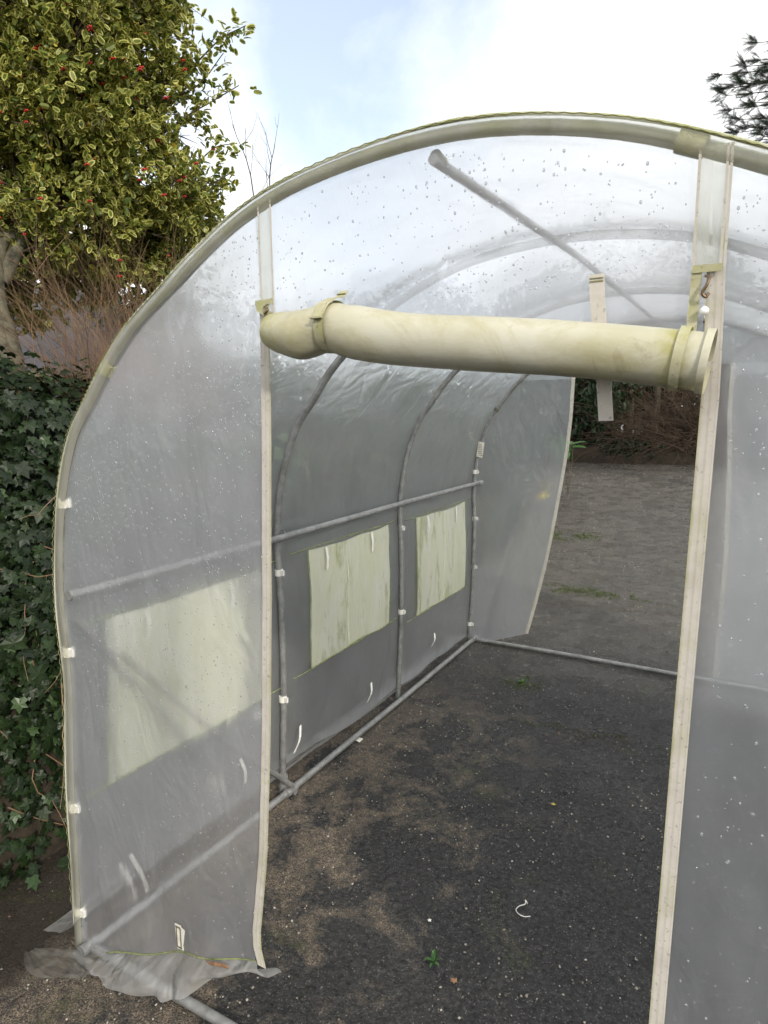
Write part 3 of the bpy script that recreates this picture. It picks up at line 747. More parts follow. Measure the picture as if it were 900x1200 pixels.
# leaf templates (y = along the leaf, z = normal)
def oval_leaf(w,fold=.12,margin=None):
    n=8; outer=[];inner=[]
    for i in range(n):
        a=2*math.pi*i/n; y=.5-.5*math.cos(a); x=w/2*math.sin(a)*(1+.12*(i%2))
        z=abs(x)*fold*2-.12*y*y; outer.append((x,y,z))
        if margin: inner.append((x*margin,.5+(y-.5)*(.5+margin/2),z*margin+.006))
    if not margin: return outer+[(0,.5,-.03)],[(i,(i+1)%n,n) for i in range(n)],[0]*n
    return outer+inner,[(i,(i+1)%n,n+(i+1)%n,n+i) for i in range(n)]+[tuple(range(n,2*n))],[1]*n+[0]
ivy_out=[(0,0,0),(.28,-.10,.02),(.50,.12,-.02),(.33,.30,.03),(.52,.62,-.04),(.22,.60,.03),(0,1.0,-.08),(-.22,.60,.03),(-.52,.62,-.04),(-.33,.30,.03),(-.50,.12,-.02),(-.28,-.10,.02)]
ivy_v=ivy_out+[(0,.38,.06)]; ivy_f=[(i,(i+1)%12,12) for i in range(12)]; ivy_m=[0]*12

# --- ivy hedge along the left of the tunnel
hd=thing('ivy_hedge','dark ivy-covered hedge bank with trailing stems left of the polytunnel','hedge',(0,0,0))
def hx(y,z): # face of the hedge
    return -.50-.16*z-.06*max(0,y-1)+.11*noise.noise(Vector((y*1.3,z*1.6,0)))+.05*noise.noise(Vector((y*4,z*4,3)))+.25*max(0,z-1.35)*-1
def htop(y): return 1.60+.10*noise.noise(Vector((y*1.7,0,5)))+.07*noise.noise(Vector((y*6,0,8)))
rows=[]
ysn=[-1.2+i*.1 for i in range(85)]
for y in ysn:
    row=[];h=htop(y)-.05
    for j in range(18):
        z=h*j/17; row.append((hx(y,z)-.07,y,z))
    for j in range(8): row.append((hx(y,h)-.1-.12*(j+1),y,h+.05*noise.noise(Vector((y*3,j,1)))-.02*j))
    row.append((-1.75,y,0)); rows.append(row)
m=MB(); m.grid(rows); m.build('earth_core',M['soil'],hd)
L=[];Z=[];S=[]
while len(L)<19000:
    y=rnd.uniform(-.5,7.0); 
    if rnd.random()<.45: y=rnd.uniform(-.1,1.3)
    if rnd.random()<.82:
        z=rnd.uniform(.03,htop(y)); n=Vector((1,rnd.gauss(0,.45),rnd.gauss(.35,.45))); x=hx(y,z)+rnd.uniform(-.07,.05)
        if z<.85 and rnd.random()<.72*(1-z/.95): continue
    else:
        x=hx(y,htop(y))-rnd.uniform(0,.9); z=htop(y)+rnd.uniform(-.04,.12)*(1 if rnd.random()<.7 else 1.6); n=Vector((rnd.gauss(.2,.4),rnd.gauss(0,.4),1))
    L.append((x,y,z)); Z.append(n); S.append(rnd.uniform(.022,.050) if rnd.random()<.93 else rnd.uniform(.05,.085))
L=np.array(L);Z=np.array(Z);S=np.array(S)
# leaf hangs tip-down
def hang(Z,jit=.5):
    Z=Z/np.linalg.norm(Z,axis=1,keepdims=True); dn=np.array([0,0,-1.])+rng.normal(0,jit,(len(Z),3)); y=dn-Z*np.sum(dn*Z,axis=1,keepdims=True); y/=np.linalg.norm(y,axis=1,keepdims=True); x=np.cross(y,Z); return np.stack([x,y,Z],axis=2)
Rm=hang(Z); sel=rng.random(len(L))<.05
scatter('foliage',ivy_v,ivy_f,ivy_m,L[~sel],Rm[~sel],S[~sel],M['ivy'],hd)
scatter('foliage',ivy_v,ivy_f,ivy_m,L[sel],Rm[sel],S[sel]*1.1,M['ivy_light'],hd,label='paler young ivy leaves')
m=MB()
for q in range(90):
    y=rnd.uniform(-.1,2.5) if q<60 else rnd.uniform(2.5,6); z=rnd.uniform(.1,1.6); p=Vector((hx(y,z)+.03,y,z)); pts=[p.copy()]; d=Vector((.15,rnd.gauss(0,.6),-.7))
    for i in range(7): d=(d+Vector((rnd.gauss(0,.15),rnd.gauss(0,.35),rnd.gauss(0,.25)))).normalized(); p=p+d*.06; p.x=max(hx(p.y,max(p.z,0))+.0,p.x); p.z=max(p.z,.01); pts.append(p.copy())
    m=MB(); m.tube(pts,[.0028*(1-.1*i) for i in range(8)],4,0,False)
    m.build('trailing_stem',M['twig_brown'],hd)

# --- holly
ho=thing('holly_tree','variegated yellow-edged holly tree with red berries behind the ivy hedge','tree',tuple(at(5,430,3.9)*Vector((1,1,0)) if False else (at(5,430,3.9).x,at(5,430,3.9).y,0)))
hb=Vector(ho.location)
def loc(v): return Vector(v)-hb
lobes=[(30,40,4.6,.50),(112,30,4.6,.42),(80,110,4.4,.48),(155,105,4.55,.34),(20,150,4.6,.5),(150,180,4.5,.40),(190,228,4.6,.36),(95,215,4.4,.45),(215,262,4.7,.24),
 (130,270,4.5,.34),(60,262,4.4,.28),(10,215,4.9,.40),(-80,60,4.9,.8),(-120,240,5.0,.7),(-60,-80,4.9,.9),(70,-90,4.7,.62),(130,-45,4.75,.38),(-200,-40,5.3,1.0),(10,290,4.5,.22),(180,300,4.7,.22),(30,330,4.9,.30),(100,325,4.9,.26),(150,315,4.8,.22),(-60,330,5.0,.4),(70,-220,5.0,.8),(-150,-230,5.2,1.0),(195,150,4.6,.18)]
tr=MB(); tp=[at(22,520,3.85),at(18,460,3.9),at(10,410,3.95),at(-8,350,4.1),at(-5,290,4.3),at(20,220,4.5),at(40,120,4.7),at(50,0,4.9),at(50,-120,4.9)]
base=Vector((tp[0].x,tp[0].y,0)); trunkpts=[loc(base)]+[loc(p) for p in tp]
tr.tube(spline(trunkpts,30),list(np.interp(range(30),[0,8,16,29],[.09,.064,.058,.02])),10)
trk=tr.build('trunk',M['bark'],ho)
for a,b in [((0,370,4.1),(-90,310,4.4)),((0,330,4.2),(60,270,4.4)),((-5,290,4.3),(140,230,4.5))]:
    q=MB(); A=loc(at(*a));B=loc(at(*b)); mid=(A+B)/2+Vector((0,0,.08)); q.tube(spline([A,mid,B],8),list(np.linspace(.045,.018,8)),7); q.build('branch',M['bark'],trk)
bm_=MB()
for (px,py,d,r) in lobes:
    c=loc(at(px,py,d)); s0=min(trunkpts[4:],key=lambda t:(t-c).length); mid=(s0+c)/2+Vector((0,0,-.1)); bm_.tube(spline([s0,mid,c],7),list(np.linspace(.022,.008,7)),5,0,False)
    for _ in range(int(26*r/.4)):
        d3=Vector((rnd.gauss(0,1),rnd.gauss(0,1),rnd.gauss(.3,1))).normalized(); stems(bm_,c,d3,r*.8,.006,1,.45,4,0,0,2)
P=[];AX=[]
def whorl(p,ax,n):
    for q in range(n):
        P.append(p+Vector((rnd.gauss(0,.008),rnd.gauss(0,.008),rnd.gauss(0,.008)))-ax*rnd.uniform(0,.05)); v=(ax*rnd.uniform(.2,1)+Vector((rnd.gauss(0,1),rnd.gauss(0,1),rnd.gauss(0,1)))*.75); AX.append(v.normalized())
berr=[]
for (px,py,d,r) in lobes:
    c=loc(at(px,py,d)); nn=int(1450*(r/.45)**2*(.55 if px<-50 or py<-60 else 1))
    for _ in range(nn):
        v=Vector((rnd.gauss(0,1),rnd.gauss(0,1),rnd.gauss(0,1))).normalized(); k_=rnd.random()**.33 if rnd.random()<.35 else rnd.uniform(.82,1.05)
        rr=r*k_*(1+.22*noise.noise(v*2.1+Vector((px*.1,0,0))))
        p=c+v*rr
        if noise.noise(p*3.4+Vector((9,1,4)))<-.13: continue
        whorl(p,(v+Vector((0,0,.35))).normalized(),rnd.randint(3,6))
        if rnd.random()<.25 and k_>.9 and v.dot((CAM-hb-c).normalized())>.35: berr.append(p+v*.03)
# outlying sprays against the sky
for path in [[(120,235,4.5),(165,185,4.5),(205,145,4.45),(250,118,4.4),(280,100,4.4)],[(190,100,4.5),(225,78,4.5),(258,46,4.5),(288,30,4.5)],[(190,100,4.5),(225,60,4.5),(222,20,4.5)],[(200,230,4.5),(245,178,4.4),(272,168,4.4)],[(210,240,4.5),(250,215,4.5),(275,200,4.5)],[(200,40,4.6),(212,15,4.6),(205,-10,4.6)],[(190,150,4.5),(230,140,4.5),(245,150,4.5)],[(190,120,4.5),(232,100,4.5),(262,62,4.5)]]:
    pts=spline([loc(at(*q)) for q in path],12); bm_.tube(pts,list(np.linspace(.007,.0025,12)),4,0,False)
    for i in range(3,12):
        for _ in range(3): 
            if rnd.random()<.85: whorl(pts[i]+Vector((rnd.gauss(0,.035),rnd.gauss(0,.035),rnd.gauss(0,.035))),(pts[i]-pts[i-1]).normalized(),rnd.randint(3,5))
        if rnd.random()<.3: berr.insert(0,pts[i].copy())
bm_.build('twigs',M['twig'],ho)
lv,lf,lm=oval_leaf(.52,.22,.56)
P=np.array([tuple(p) for p in P]);AX=np.array([tuple(p) for p in AX]); S=rng.uniform(.030,.054,len(P))
y_=rng.random(len(P))<.012; g_=(~y_)&(rng.random(len(P))<.3); RB=axis_basis(AX,rng.normal(0,.9,len(P)))
v_=~(y_|g_); scatter('foliage',lv,lf,lm,P[v_],RB[v_],S[v_],[M['holly'],M['holly_edge']],ho)
scatter('foliage',*oval_leaf(.5,.2),P[g_],RB[g_],S[g_],M['holly_plain'],ho,label='plainer green leaves of the holly')
ov,of,om=oval_leaf(.55,.15)
scatter('foliage',ov,of,om,P[y_],axis_basis(AX,rng.normal(0,.9,len(P)))[y_],S[y_],M['holly_yellow'],ho,label='plain yellow leaves among the variegated ones')
vis=[b for b in berr if -10<pxy(b+hb)[0]<300 and 0<pxy(b+hb)[1]<330]; rnd.shuffle(vis); vis=vis[:96]
iv1,if1=ico(1)
for i,b in enumerate(vis):
    m=MB()
    for q in range(rnd.randint(3,6)):
        c=b+Vector((q%3*.010,(q//3)*.011,.004*(q%2)+.003*(q//3))); m.add([c+Vector(v)*.0063 for v in iv1],if1)
    m.build('berry_cluster',M['berry'],ho)

# --- brown dead bracken and bramble behind the hedge
def thicket(name,label,cat,center,sx,sy,h,n,mat,r=.004,lean=.25,spread=.5,depth=1,group=None,droop=.05):
    t=thing(name,label,cat,center,group); m=MB()
    for _ in range(n):
        p=Vector((rnd.uniform(-sx,sx),rnd.uniform(-sy,sy),0)); stems(m,p,(rnd.gauss(0,lean),rnd.gauss(0,lean),1),h*rnd.uniform(.55,1.05),r*rnd.uniform(.6,1.3),depth,spread,6,droop,0,3,None,4)
    m.build('stems',mat,t); return t
c=at(146,430,3.6); bt=thicket('bramble_thicket','dry reddish-brown bramble thicket between the holly trunk and the polytunnel arch','shrub',(c.x,c.y,.95),.19,.2,.78,230,M['twig_brown'],.0035,.12,.28,2,None,.03)
L=[];Z=[]
for _ in range(160):
    L.append((rnd.uniform(-.3,.3),rnd.uniform(-.3,.3),rnd.uniform(.3,.6))); Z.append((rnd.gauss(0,1),rnd.gauss(-.5,1),rnd.gauss(.5,.7)))
scatter('foliage',ivy_v,ivy_f,ivy_m,L,hang(np.array(Z)),rng.uniform(.03,.07,len(L)),M['ivy_light'],bt)
# bare saplings over the tunnel arch
for (px,py,px2,py2,d,lab) in [(298,235,272,145,5.2,'bare upright sapling left of the other, rising over the tunnel arch'),(316,235,322,168,5.0,'forked bare sapling twig just above the tunnel arch, right of the taller one')]:
    b=at(px,py,d); t_=at(px2,py2,d); root=Vector((b.x,b.y,0)); o=thing('bare_sapling',lab,'sapling',tuple(root),'bare saplings behind the tunnel'); m=MB()
    pts=spline([Vector((0,0,0)),(b-root)*.5+Vector((.03,0,0)),b-root,t_-root],16); m.tube(pts,list(np.linspace(.012,.0018,16)),5,0,False)
    for i in range(9,15): stems(m,pts[i],(rnd.gauss(0,.35),rnd.gauss(0,.35),1),.28*rnd.uniform(.5,1),.0028,1,.25,4,0,0,2)
    m.build('stems',M['twig'],o)

# --- slate-roofed shed seen through the holly
sh=thing('slate_shed','low stone outbuilding with a blue-grey slate roof glimpsed under the holly','outbuilding',(0,0,0))
c=at(40,385,8.0); sh.location=(c.x,c.y,0); zr=c.z+.42
ax=Vector((math.cos(YAW+.5),math.sin(YAW+.5),0)); ay=Vector((-ax.y,ax.x,0)); Lh,Wh,ze=.62,1.6,zr-1.15
m=MB(); cs=[ax*a*Lh+ay*b*Wh for a,b in((-1,-1),(1,-1),(1,1),(-1,1))]
m.add([c_+Vector((0,0,z)) for z in(0,ze) for c_ in cs]+[ax*-Lh+Vector((0,0,zr-.05)),ax*Lh+Vector((0,0,zr-.05))],[(0,1,5,4),(1,2,6,5),(2,3,7,6),(3,0,4,7),(4,8,7),(5,6,9)],0,False); m.build('wall',M['render'],sh)
for sgn in(-1,1):
    a=Vector((0,0,zr)); e=ay*sgn*(Wh+.18)+Vector((0,0,ze-.12)); nr=ax.cross(e-a).normalized()*(-sgn if True else 1)
    if nr.z<0: nr=-nr
    vs=[]
    for k_ in(0,.05):
        for q,w_ in((a,-1),(a,1),(e,1),(e,-1)): vs.append(q+ax*w_*(Lh+.15)+nr*k_)
    m=MB(); m.add(vs,[(3,2,1,0),(4,5,6,7),(0,1,5,4),(1,2,6,5),(2,3,7,6),(3,0,4,7)],0,False)
    r_=m.build('roof',M['slate'],sh)

# --- far side of the yard: kerb bank, shrubs, trees
def shrub(name,label,cat,x,y,rx,ry,h,mat,nl,size,leaf=(ov,of,om),stemmat='twig_dark',ns=26,group=None,low=.1,extra=None):
    z0=gz(x,y); t=thing(name,label,cat,(x,y,z0),group); m=MB()
    for _ in range(ns):
        stems(m,(rnd.gauss(0,rx*.25),rnd.gauss(0,ry*.25),0),(rnd.gauss(0,.25),rnd.gauss(0,.25),1),h*.5,.014,2,.32,5,0,0,3,None,4)
    m.build('stems',M[stemmat],t)
    L=[];Z=[]
    while len(L)<nl:
        v=Vector((rnd.gauss(0,1),rnd.gauss(0,1),rnd.gauss(0,1))).normalized(); k_=rnd.uniform(.7,1.05)*(1+.28*noise.noise(v*2.3+Vector((x,y,h))))
        p=Vector((v.x*rx*k_,v.y*ry*k_,h*.5+v.z*h*.5*k_))
        if p.z<low or noise.noise(p*2.3+Vector((x,0,0)))<-.3: continue
        L.append(tuple(p)); Z.append(tuple(v*.7+Vector((rnd.gauss(0,.5),rnd.gauss(0,.5),rnd.gauss(.4,.5)))))
    L=np.array(L);Z=np.array(Z)
    scatter('foliage',*leaf,L,hang(Z,.7),rng.uniform(size*.7,size*1.3,len(L)),mat,t); return t
m=MB()
for side in(0,):
    pts=[(x,13.2+.25*noise.noise(Vector((x*.4,0,0))),0) for x in np.linspace(-9,9,40)]
    prf=[(0,0),(.02,.16),(.12,.24),(.5,.42),(1.4,.6),(3.5,.5),(6,.0)]
    m.grid([[(x,y+dy,gz(x,y)-.02+dz+.05*noise.noise(Vector((x*2,dy*3,dz)))) for x,y,_ in pts] for dy,dz in prf][::-1])
m.build('bank',M['soil'],kind='structure')
shrub('evergreen_shrub','dark glossy evergreen shrub seen just left of the door opening in the far sheet edge','shrub',-2.0,13.9,1.3,1.0,3.6,M['laurel'],5200,.13,group=None)
shrub('evergreen_shrub','wide dark evergreen mass behind the polytunnel side sheet, leftmost at the yard end','shrub',-5.2,12.5,2.0,1.4,4.0,M['laurel'],6500,.13)
shrub('evergreen_shrub','lower dark evergreen under the far trees right of the pale strap','shrub',2.6,15.2,2.2,.9,3.2,M['laurel'],5200,.12)
for bx,by,lab in [(-3.2,17.5,'tall dark evergreen far behind, seen left of the grey trunk'),(.2,18,'tall dark evergreen closing the view behind the brown shrub'),(3.8,18.2,'tall dark evergreen far behind, right of the brown shrub')]:
    shrub('evergreen_tree',lab,'tree',bx,by,2.4,1.2,4.8,M['laurel'],9500,.19)
tb=thing('brown_shrub','tangled leafless reddish-brown shrub at the far end of the yard','shrub',(.55,14.1,gz(.5,14.1)+.1)); m=MB()
for _ in range(360): stems(m,(rnd.gauss(0,.8),rnd.gauss(0,.35),rnd.uniform(0,.25)),(rnd.gauss(0,.9),rnd.gauss(-.2,.5),rnd.uniform(.2,1)),1.7*rnd.uniform(.5,1),.011,2,.45,5,.05,0,3,None,4)
m.build('stems',M['twig_dark'],tb)
# trees: trunks at the yard end
for (x,y,r,h,lab,tm) in [(-.95,14.6,.11,4.6,'slim grey trunk tree at the yard end beside the brown shrub','bark'),(-.45,15.2,.08,4.2,'thinner tree trunk at the yard end, right of the grey one','bark')]:
    t=thing('garden_tree',lab,'tree',(x,y,gz(x,y)+.2),'trees at the yard end'); m=MB(); pts=spline([(0,0,-.3),(.05,0,1.2),(-.05,.1,2.5),(.1,0,h*.8)],14); m.tube(pts,list(np.linspace(r,r*.4,14)),8)
    tk=m.build('trunk',M[tm],t); tips=[]; m=MB()
    for i in range(6,14):
        for _ in range(3): stems(m,pts[i],(rnd.gauss(0,1),rnd.gauss(0,1),.5),.9,.018,2,.45,5,0,0,3,tips,5)
    m.build('branches',M['twig_dark'],tk)
    L=[tuple(p+Vector((rnd.gauss(0,.08),rnd.gauss(0,.08),rnd.gauss(0,.08)))) for p,_ in tips for _ in range(4)]
    scatter('crown',ov,of,om,L,hang(rng.normal(0,1,(len(L),3))),rng.uniform(.06,.11,len(L)),M['laurel'],t)
# low fern growth on the bank
shrub('low_ground_plant','low green leafy plant on the bank under the brown shrub','plant',-.7,13.35,.7,.25,.5,M['laurel'],650,.09,ns=5,low=.12)
# bright leaves beside the far sheet
def leafy(px,py,dist,n,size,mat,name,label,h):
    c=at(px,py,dist); z0=gz(c.x,c.y); t=thing(name,label,'plant',(c.x,c.y,z0)); H=c.z-z0; m=MB(); L=[];A=[]
    for s in range(3):
        e=Vector((rnd.gauss(0,.05)+(.17 if dist<7 else 0),rnd.gauss(0,.05),H+rnd.uniform(-.08,.05))); m.tube(spline([(0,0,0),Vector((0,0,e.z*.75)) if dist<7 else e*.5+Vector((.02,0,0)),e],8),.005,5,0,False)
        for q in range(n//3): L.append(tuple(e*(1-rnd.uniform(0,.14))+Vector((rnd.gauss(0,.01),rnd.gauss(0,.01),rnd.gauss(0,.04))))); A.append((rnd.gauss(0,1),rnd.gauss(0,1),rnd.gauss(.0,.35)))
    m.build('stem',M['twig'],t); scatter('foliage',*oval_leaf(.42,.2),[0]*0+[0]*0 if False else L,axis_basis(np.array(A),rng.normal(0,.4,len(L))),rng.uniform(size*.75,size*1.2,len(L)),mat,t)
leafy(668,520,10.6,20,.26,M['bright_leaf'],'evergreen_plant','bright green broad-leaved plant peeping out right of the far sheet edge',.5)
leafy(622,556,5.0,12,.075,M['holly_yellow'],'yellow_leaved_plant','yellowish leaves at the far sheet edge, lower than the bright green plant',.3)
# shrubs left of tunnel further back (seen through the side sheet)
shrub('garden_shrub','mid-green shrub beyond the hedge seen blurred through the side sheet','shrub',-3.4,6.6,1.2,1.2,3.0,[M['ivy_light']],3800,.09)
shrub('garden_shrub','tall evergreen shrub behind the tunnel\'s far left corner','shrub',-1.9,8.6,.9,.9,2.9,[M['laurel']],3000,.10)

shrub('garden_shrub','dense green bush over the hedge beside the middle of the tunnel','shrub',-2.7,3.3,.95,1.0,2.5,[M['laurel']],3000,.10)
shrub('garden_shrub','dense green bush over the hedge beside the far end of the tunnel','shrub',-2.4,5.1,.9,1.0,2.45,[M['laurel']],2800,.10)
shrub('garden_shrub','dark rounded bush far behind the holly and the slate shed','shrub',-9.5,6.0,2.4,2.6,4.4,[M['laurel']],5200,.14)
shrub('garden_shrub','olive bush left of the slate shed below the holly crown','shrub',-7.6,1.8,1.2,1.5,3.0,[M['ivy_light']],3200,.10)
c=at(185,390,8.0); shrub('garden_shrub','brownish green bush showing between the brambles and the tunnel arch','shrub',c.x,c.y,1.1,1.1,3.3,[M['laurel']],4200,.10)
# --- conifer at the right
ct=thing('conifer_tree','dark conifer whose branch tips reach in at the upper right','tree',(4.35,8.2,gz(4.3,8.2))); m=MB()
m.tube(spline([(0,0,0),(.05,0,4),(0,.05,9)],20),list(np.linspace(.2,.03,20)),10); m.build('trunk',M['bark'],ct)
nv=[];nf=[]
for i in range(13):
    y=i/12
    for s_ in(-1,1):
        b=len(nv); nv+=[(0,y-.02,0),(s_*.30*(1-.5*y),y+.18,.03*(i%3-1)),(0,y+.035,.01)]; nf.append((b,b+1,b+2))
b=len(nv); nv+=[(-.02,0,0),(.02,0,0),(0,1.15,0)]; nf.append((b,b+1,b+2))
L=[];A=[];bm2=MB(); base=Vector(ct.location)
def cbranch(p0,p1,w):
    pts=spline([p0,(p0+p1)/2+Vector((0,0,.15)),p1],14); bm2.tube(pts,list(np.linspace(.03,.004,14)),5,0,False); d=(p1-p0).normalized(); sd=d.cross(Vector((0,0,1))).normalized()
    for i in range(3,14):
        for s_ in(-1,1,-1,1,0):
            f=1-i/15; wd=w*(.35+.75*f); q=(sd*s_*rnd.uniform(.3,1)+d*rnd.uniform(.5,1)+Vector((0,0,rnd.gauss(-.12,.25)))).normalized()
            for k_ in range(6):
                p=pts[i]+q*wd*k_/6; L.append(tuple(p)); A.append(tuple(q+Vector((rnd.gauss(0,.3),rnd.gauss(0,.3),rnd.gauss(.1,.3)))))
for (px,py,d) in [(846,88,9.5),(852,112,9.4),(868,140,9.2),(889,50,9.6),(875,78,9.6),(862,100,9.9),(896,160,9.3),(885,120,9.0),(895,90,9.3),(878,150,9.6),(858,128,9.7),(872,98,9.4),(880,165,9.5),(905,140,9.4),(892,70,9.5),(866,155,9.8),(850,104,9.8)]:
    e=at(px,py,d)-base; s0=Vector((0,0,e.z-.1)) if False else Vector((0,0,max(2.5,e.z-.55))); cbranch(s0,e,.30)
for z in np.linspace(3.6,8.6,26):
    for q in range(4):
        a=rnd.uniform(-1.9,1.6); ln=1.6*(1-(z-3)/8); cbranch(Vector((0,0,z)),Vector((math.cos(a)*ln,math.sin(a)*ln,z-.1+.3)),.26)
bm2.build('branches',M['twig_dark'],ct)
L=np.array(L);A=np.array(A); scatter('foliage',nv,nf,[0]*len(nf),L,axis_basis(A,rng.normal(0,.8,len(L))),rng.uniform(.07,.11,len(L)),M['conifer'],ct)

# ------------------------------------------------------------------ ground litter
# grit: countless tiny stones
sv,sf=ico(1); n=9000; pts=[]
while len(pts)<n:
    if rnd.random()<.6: x,y=rnd.uniform(-.4,2.1),rnd.uniform(-.3,2.9)
    else: x,y=rnd.uniform(-.5,3),rnd.uniform(2.9,9)
    if noise.noise(Vector((x*2,y*2,0)))+.35*rnd.random()<.02: continue
    pts.append((x,y,gz(x,y)+.001))
S=rng.random(n)**3*.0042+.0012; S=np.stack([S,S*rng.uniform(.6,1,n),S*rng.uniform(.35,.7,n)],1)
scatter('grit',sv,sf,[0]*len(sf),pts,basis(rng.normal(0,.25,(n,3))+[0,0,1],rng.uniform(0,6,n)),S,M['stone'],None,False,kind='stuff')
n2_=3600; pts=[];S=[]
while len(pts)<n2_:
    if rnd.random()<.16: x,y=rnd.uniform(-.3,1.7),rnd.uniform(-.3,2.8); s_=rnd.uniform(.0022,.0045)
    else: x,y=rnd.uniform(-3.5,3.0),rnd.uniform(3.0,12.8); s_=rnd.uniform(.003,.006)*(1+.10*y)
    if noise.noise(Vector((x*1.3,y*1.3,6)))+.5*rnd.random()<.08: continue
    pts.append((x,y,gz(x,y)+.001)); S.append((s_,s_*rnd.uniform(.6,1),s_*rnd.uniform(.3,.6)))
scatter('gravel',sv,sf,[0]*len(sf),pts,basis(rng.normal(0,.25,(n2_,3))+[0,0,1],rng.uniform(0,6,n2_)),S,M['stone'],None,False,kind='stuff')
# moss: thin line of tufts in cracks plus patches
mv=[(0,0,0),(.3,.1,1),(-.25,.2,.9),(.05,-.3,1),(.35,-.3,.1),(-.4,-.1,.1),(0,.4,.1)]; mf=[(0,1,4),(0,2,5),(0,3,6),(1,4,6),(2,5,4),(3,6,5)]
L=[];S=[]
def mossline(a,b,w,n,s=.008):
    a=Vector(a);b=Vector(b)
    for _ in range(n):
        t=rnd.random(); p=a+(b-a)*t+Vector((rnd.gauss(0,w*.5),rnd.gauss(0,w)+.05*noise.noise(Vector((t*6,a.x,0))),0))
        if noise.noise(Vector((p.x*5,p.y*5,3)))<-.15: continue
        L.append((p.x,p.y,gz(p.x,p.y))); S.append(s*rnd.uniform(.4,1.2))
def gp(px,py): 
    p=onpl(px,py,2,0.0); return (p.x,p.y,0)
mossline(gp(640,688),gp(740,700),.08,1000,.010); mossline(gp(735,700),gp(790,712),.02,120,.008); mossline(gp(645,632),gp(700,634),.14,600,.014)
mossline(gp(590,795),gp(630,808),.04,260,.007); mossline(gp(612,800),gp(616,796),.015,60,.011)
mossline(gp(600,842),gp(735,868),.012,160,.006); mossline(gp(340,925),gp(540,765),.03,300,.006)
L=np.array(L);S=np.array(S); scatter('moss',mv,mf,[0]*6,L,basis(rng.normal(0,.3,(len(L),3))+[0,0,1],rng.uniform(0,6,len(L))),S,M['moss'],None,False,kind='stuff')
# dark plant debris on the yard
L=[];A=[];S=[]
for (a,b,w,n_) in [(gp(640,640),gp(820,648),.05,260),(gp(635,706),gp(810,722),.03,420),((-.42,-.4,0),(-.45,3,0),.09,700),(gp(330,900),gp(545,760),.03,160),(gp(620,700),gp(760,715),.10,200),(gp(650,860),gp(735,868),.03,130),(gp(560,820),gp(800,905),.25,140),(gp(640,560),gp(815,570),1.0,160)]:
    a=Vector(a);b=Vector(b)
    for _ in range(n_):
        p=a+(b-a)*rnd.random()+Vector((rnd.gauss(0,w),rnd.gauss(0,w),0)); L.append((p.x,p.y,gz(p.x,p.y)+.002)); A.append((rnd.gauss(0,1),rnd.gauss(0,1),.05)); S.append(rnd.uniform(.004,.011))
scatter('plant_debris',ov,of,om,L,axis_basis(np.array(A),rng.normal(0,.4,len(L))),S,M['twig_dark'],None,False,kind='stuff')
# single items
p=Vector(gp(612,1068)); m=MB()
m.tube(spline([p+Vector(v) for v in[(.006,.035,.004),(-.004,.045,.006),(.0,.03,.004),(-.014,.012,.004),(-.018,-.008,.004),(-.004,-.022,.005),(.014,-.022,.004),(.03,-.012,.004)]],30),.0016,6)
o=m.build('string_loop',M['string'],label='loop of white string lying on the dark ground in the doorway',category='string')
p=Vector(gp(417,868)); m=MB(); m.grid([[p+Vector((-.03+.012*i,-.015+.012*j,.006+.012*abs(noise.noise(Vector((i*.8,j*.9,2)))))) for i in range(6)] for j in range(4)],0,False)
m.build('plastic_scrap',M['label'],label='torn pale plastic scrap beside the left base rail',category='litter')
def dleaf(px,py,s,mat,lab,cat='leaf',name='fallen_leaf'):
    p=Vector(gp(px,py)); m=MB(); a=rnd.uniform(0,6)
    for v0,sc in ((p,s),): m.add([v0+Vector((math.cos(a)*v[0]-math.sin(a)*v[1],math.sin(a)*v[0]+math.cos(a)*v[1],.004+abs(v[2])*.8))*1 if False else v0+Vector(((math.cos(a)*v[0]-math.sin(a)*v[1])*sc,(math.sin(a)*v[0]+math.cos(a)*v[1])*sc,.004+abs(v[2])*sc)) for v in ivy_v],ivy_f,0,False)
    m.build(name,mat,label=lab,category=cat)
dleaf(650,943,.018,M['holly_yellow'],'small yellow-green leaf alone in the middle of the dark doorway ground')
dleaf(505,1080,.012,M['clip'],'tiny whitish fragment left of the string loop','litter','litter_fragment')
dleaf(532,1148,.02,M['rust'],'orange-brown leaf stalk fragment below the small weed')
for (px,py,s,lab) in[(508,1128,.030,'small green weed seedling near the bottom of the doorway ground'),(612,800,.03,'small bright weed tuft just inside the far base pipe')]:
    p=Vector(gp(px,py)); t=thing('weed',lab,'weed',tuple(p),'weeds in the yard'); n_=12; A=np.stack([rng.normal(0,1,n_),rng.normal(0,1,n_),rng.uniform(.2,.7,n_)],1)
    scatter('leaves',*oval_leaf(.4,.2),np.zeros((n_,3))+[0,0,.003],axis_basis(A,rng.normal(0,.3,n_)),rng.uniform(s*.6,s*1.1,n_),M['bright_leaf'],t)
# crumpled polythene scrap left of the front corner
a=gp(35,1118); b=gp(100,1148); m=MB(); rows=[]
for j in range(44):
    t=j/43; c=Vector(a)+(Vector(b)-Vector(a))*t; w=.02+.05*math.sin(math.pi*min(t*1.1,1))
    rows.append([c+Vector((.4*w*(i/21-.5),w*(i/21-.5)*1.6,.005+.022*abs(noise.noise(Vector((t*2.2,i*.13,3))))+.004*abs(math.sin(i*.9+t*5)))) for i in range(22)])
m.grid(rows); m.build('polythene_scrap',M['film_scrap'],label='crumpled dirty polythene on the earth left of the tunnel\'s front corner',category='sheeting')

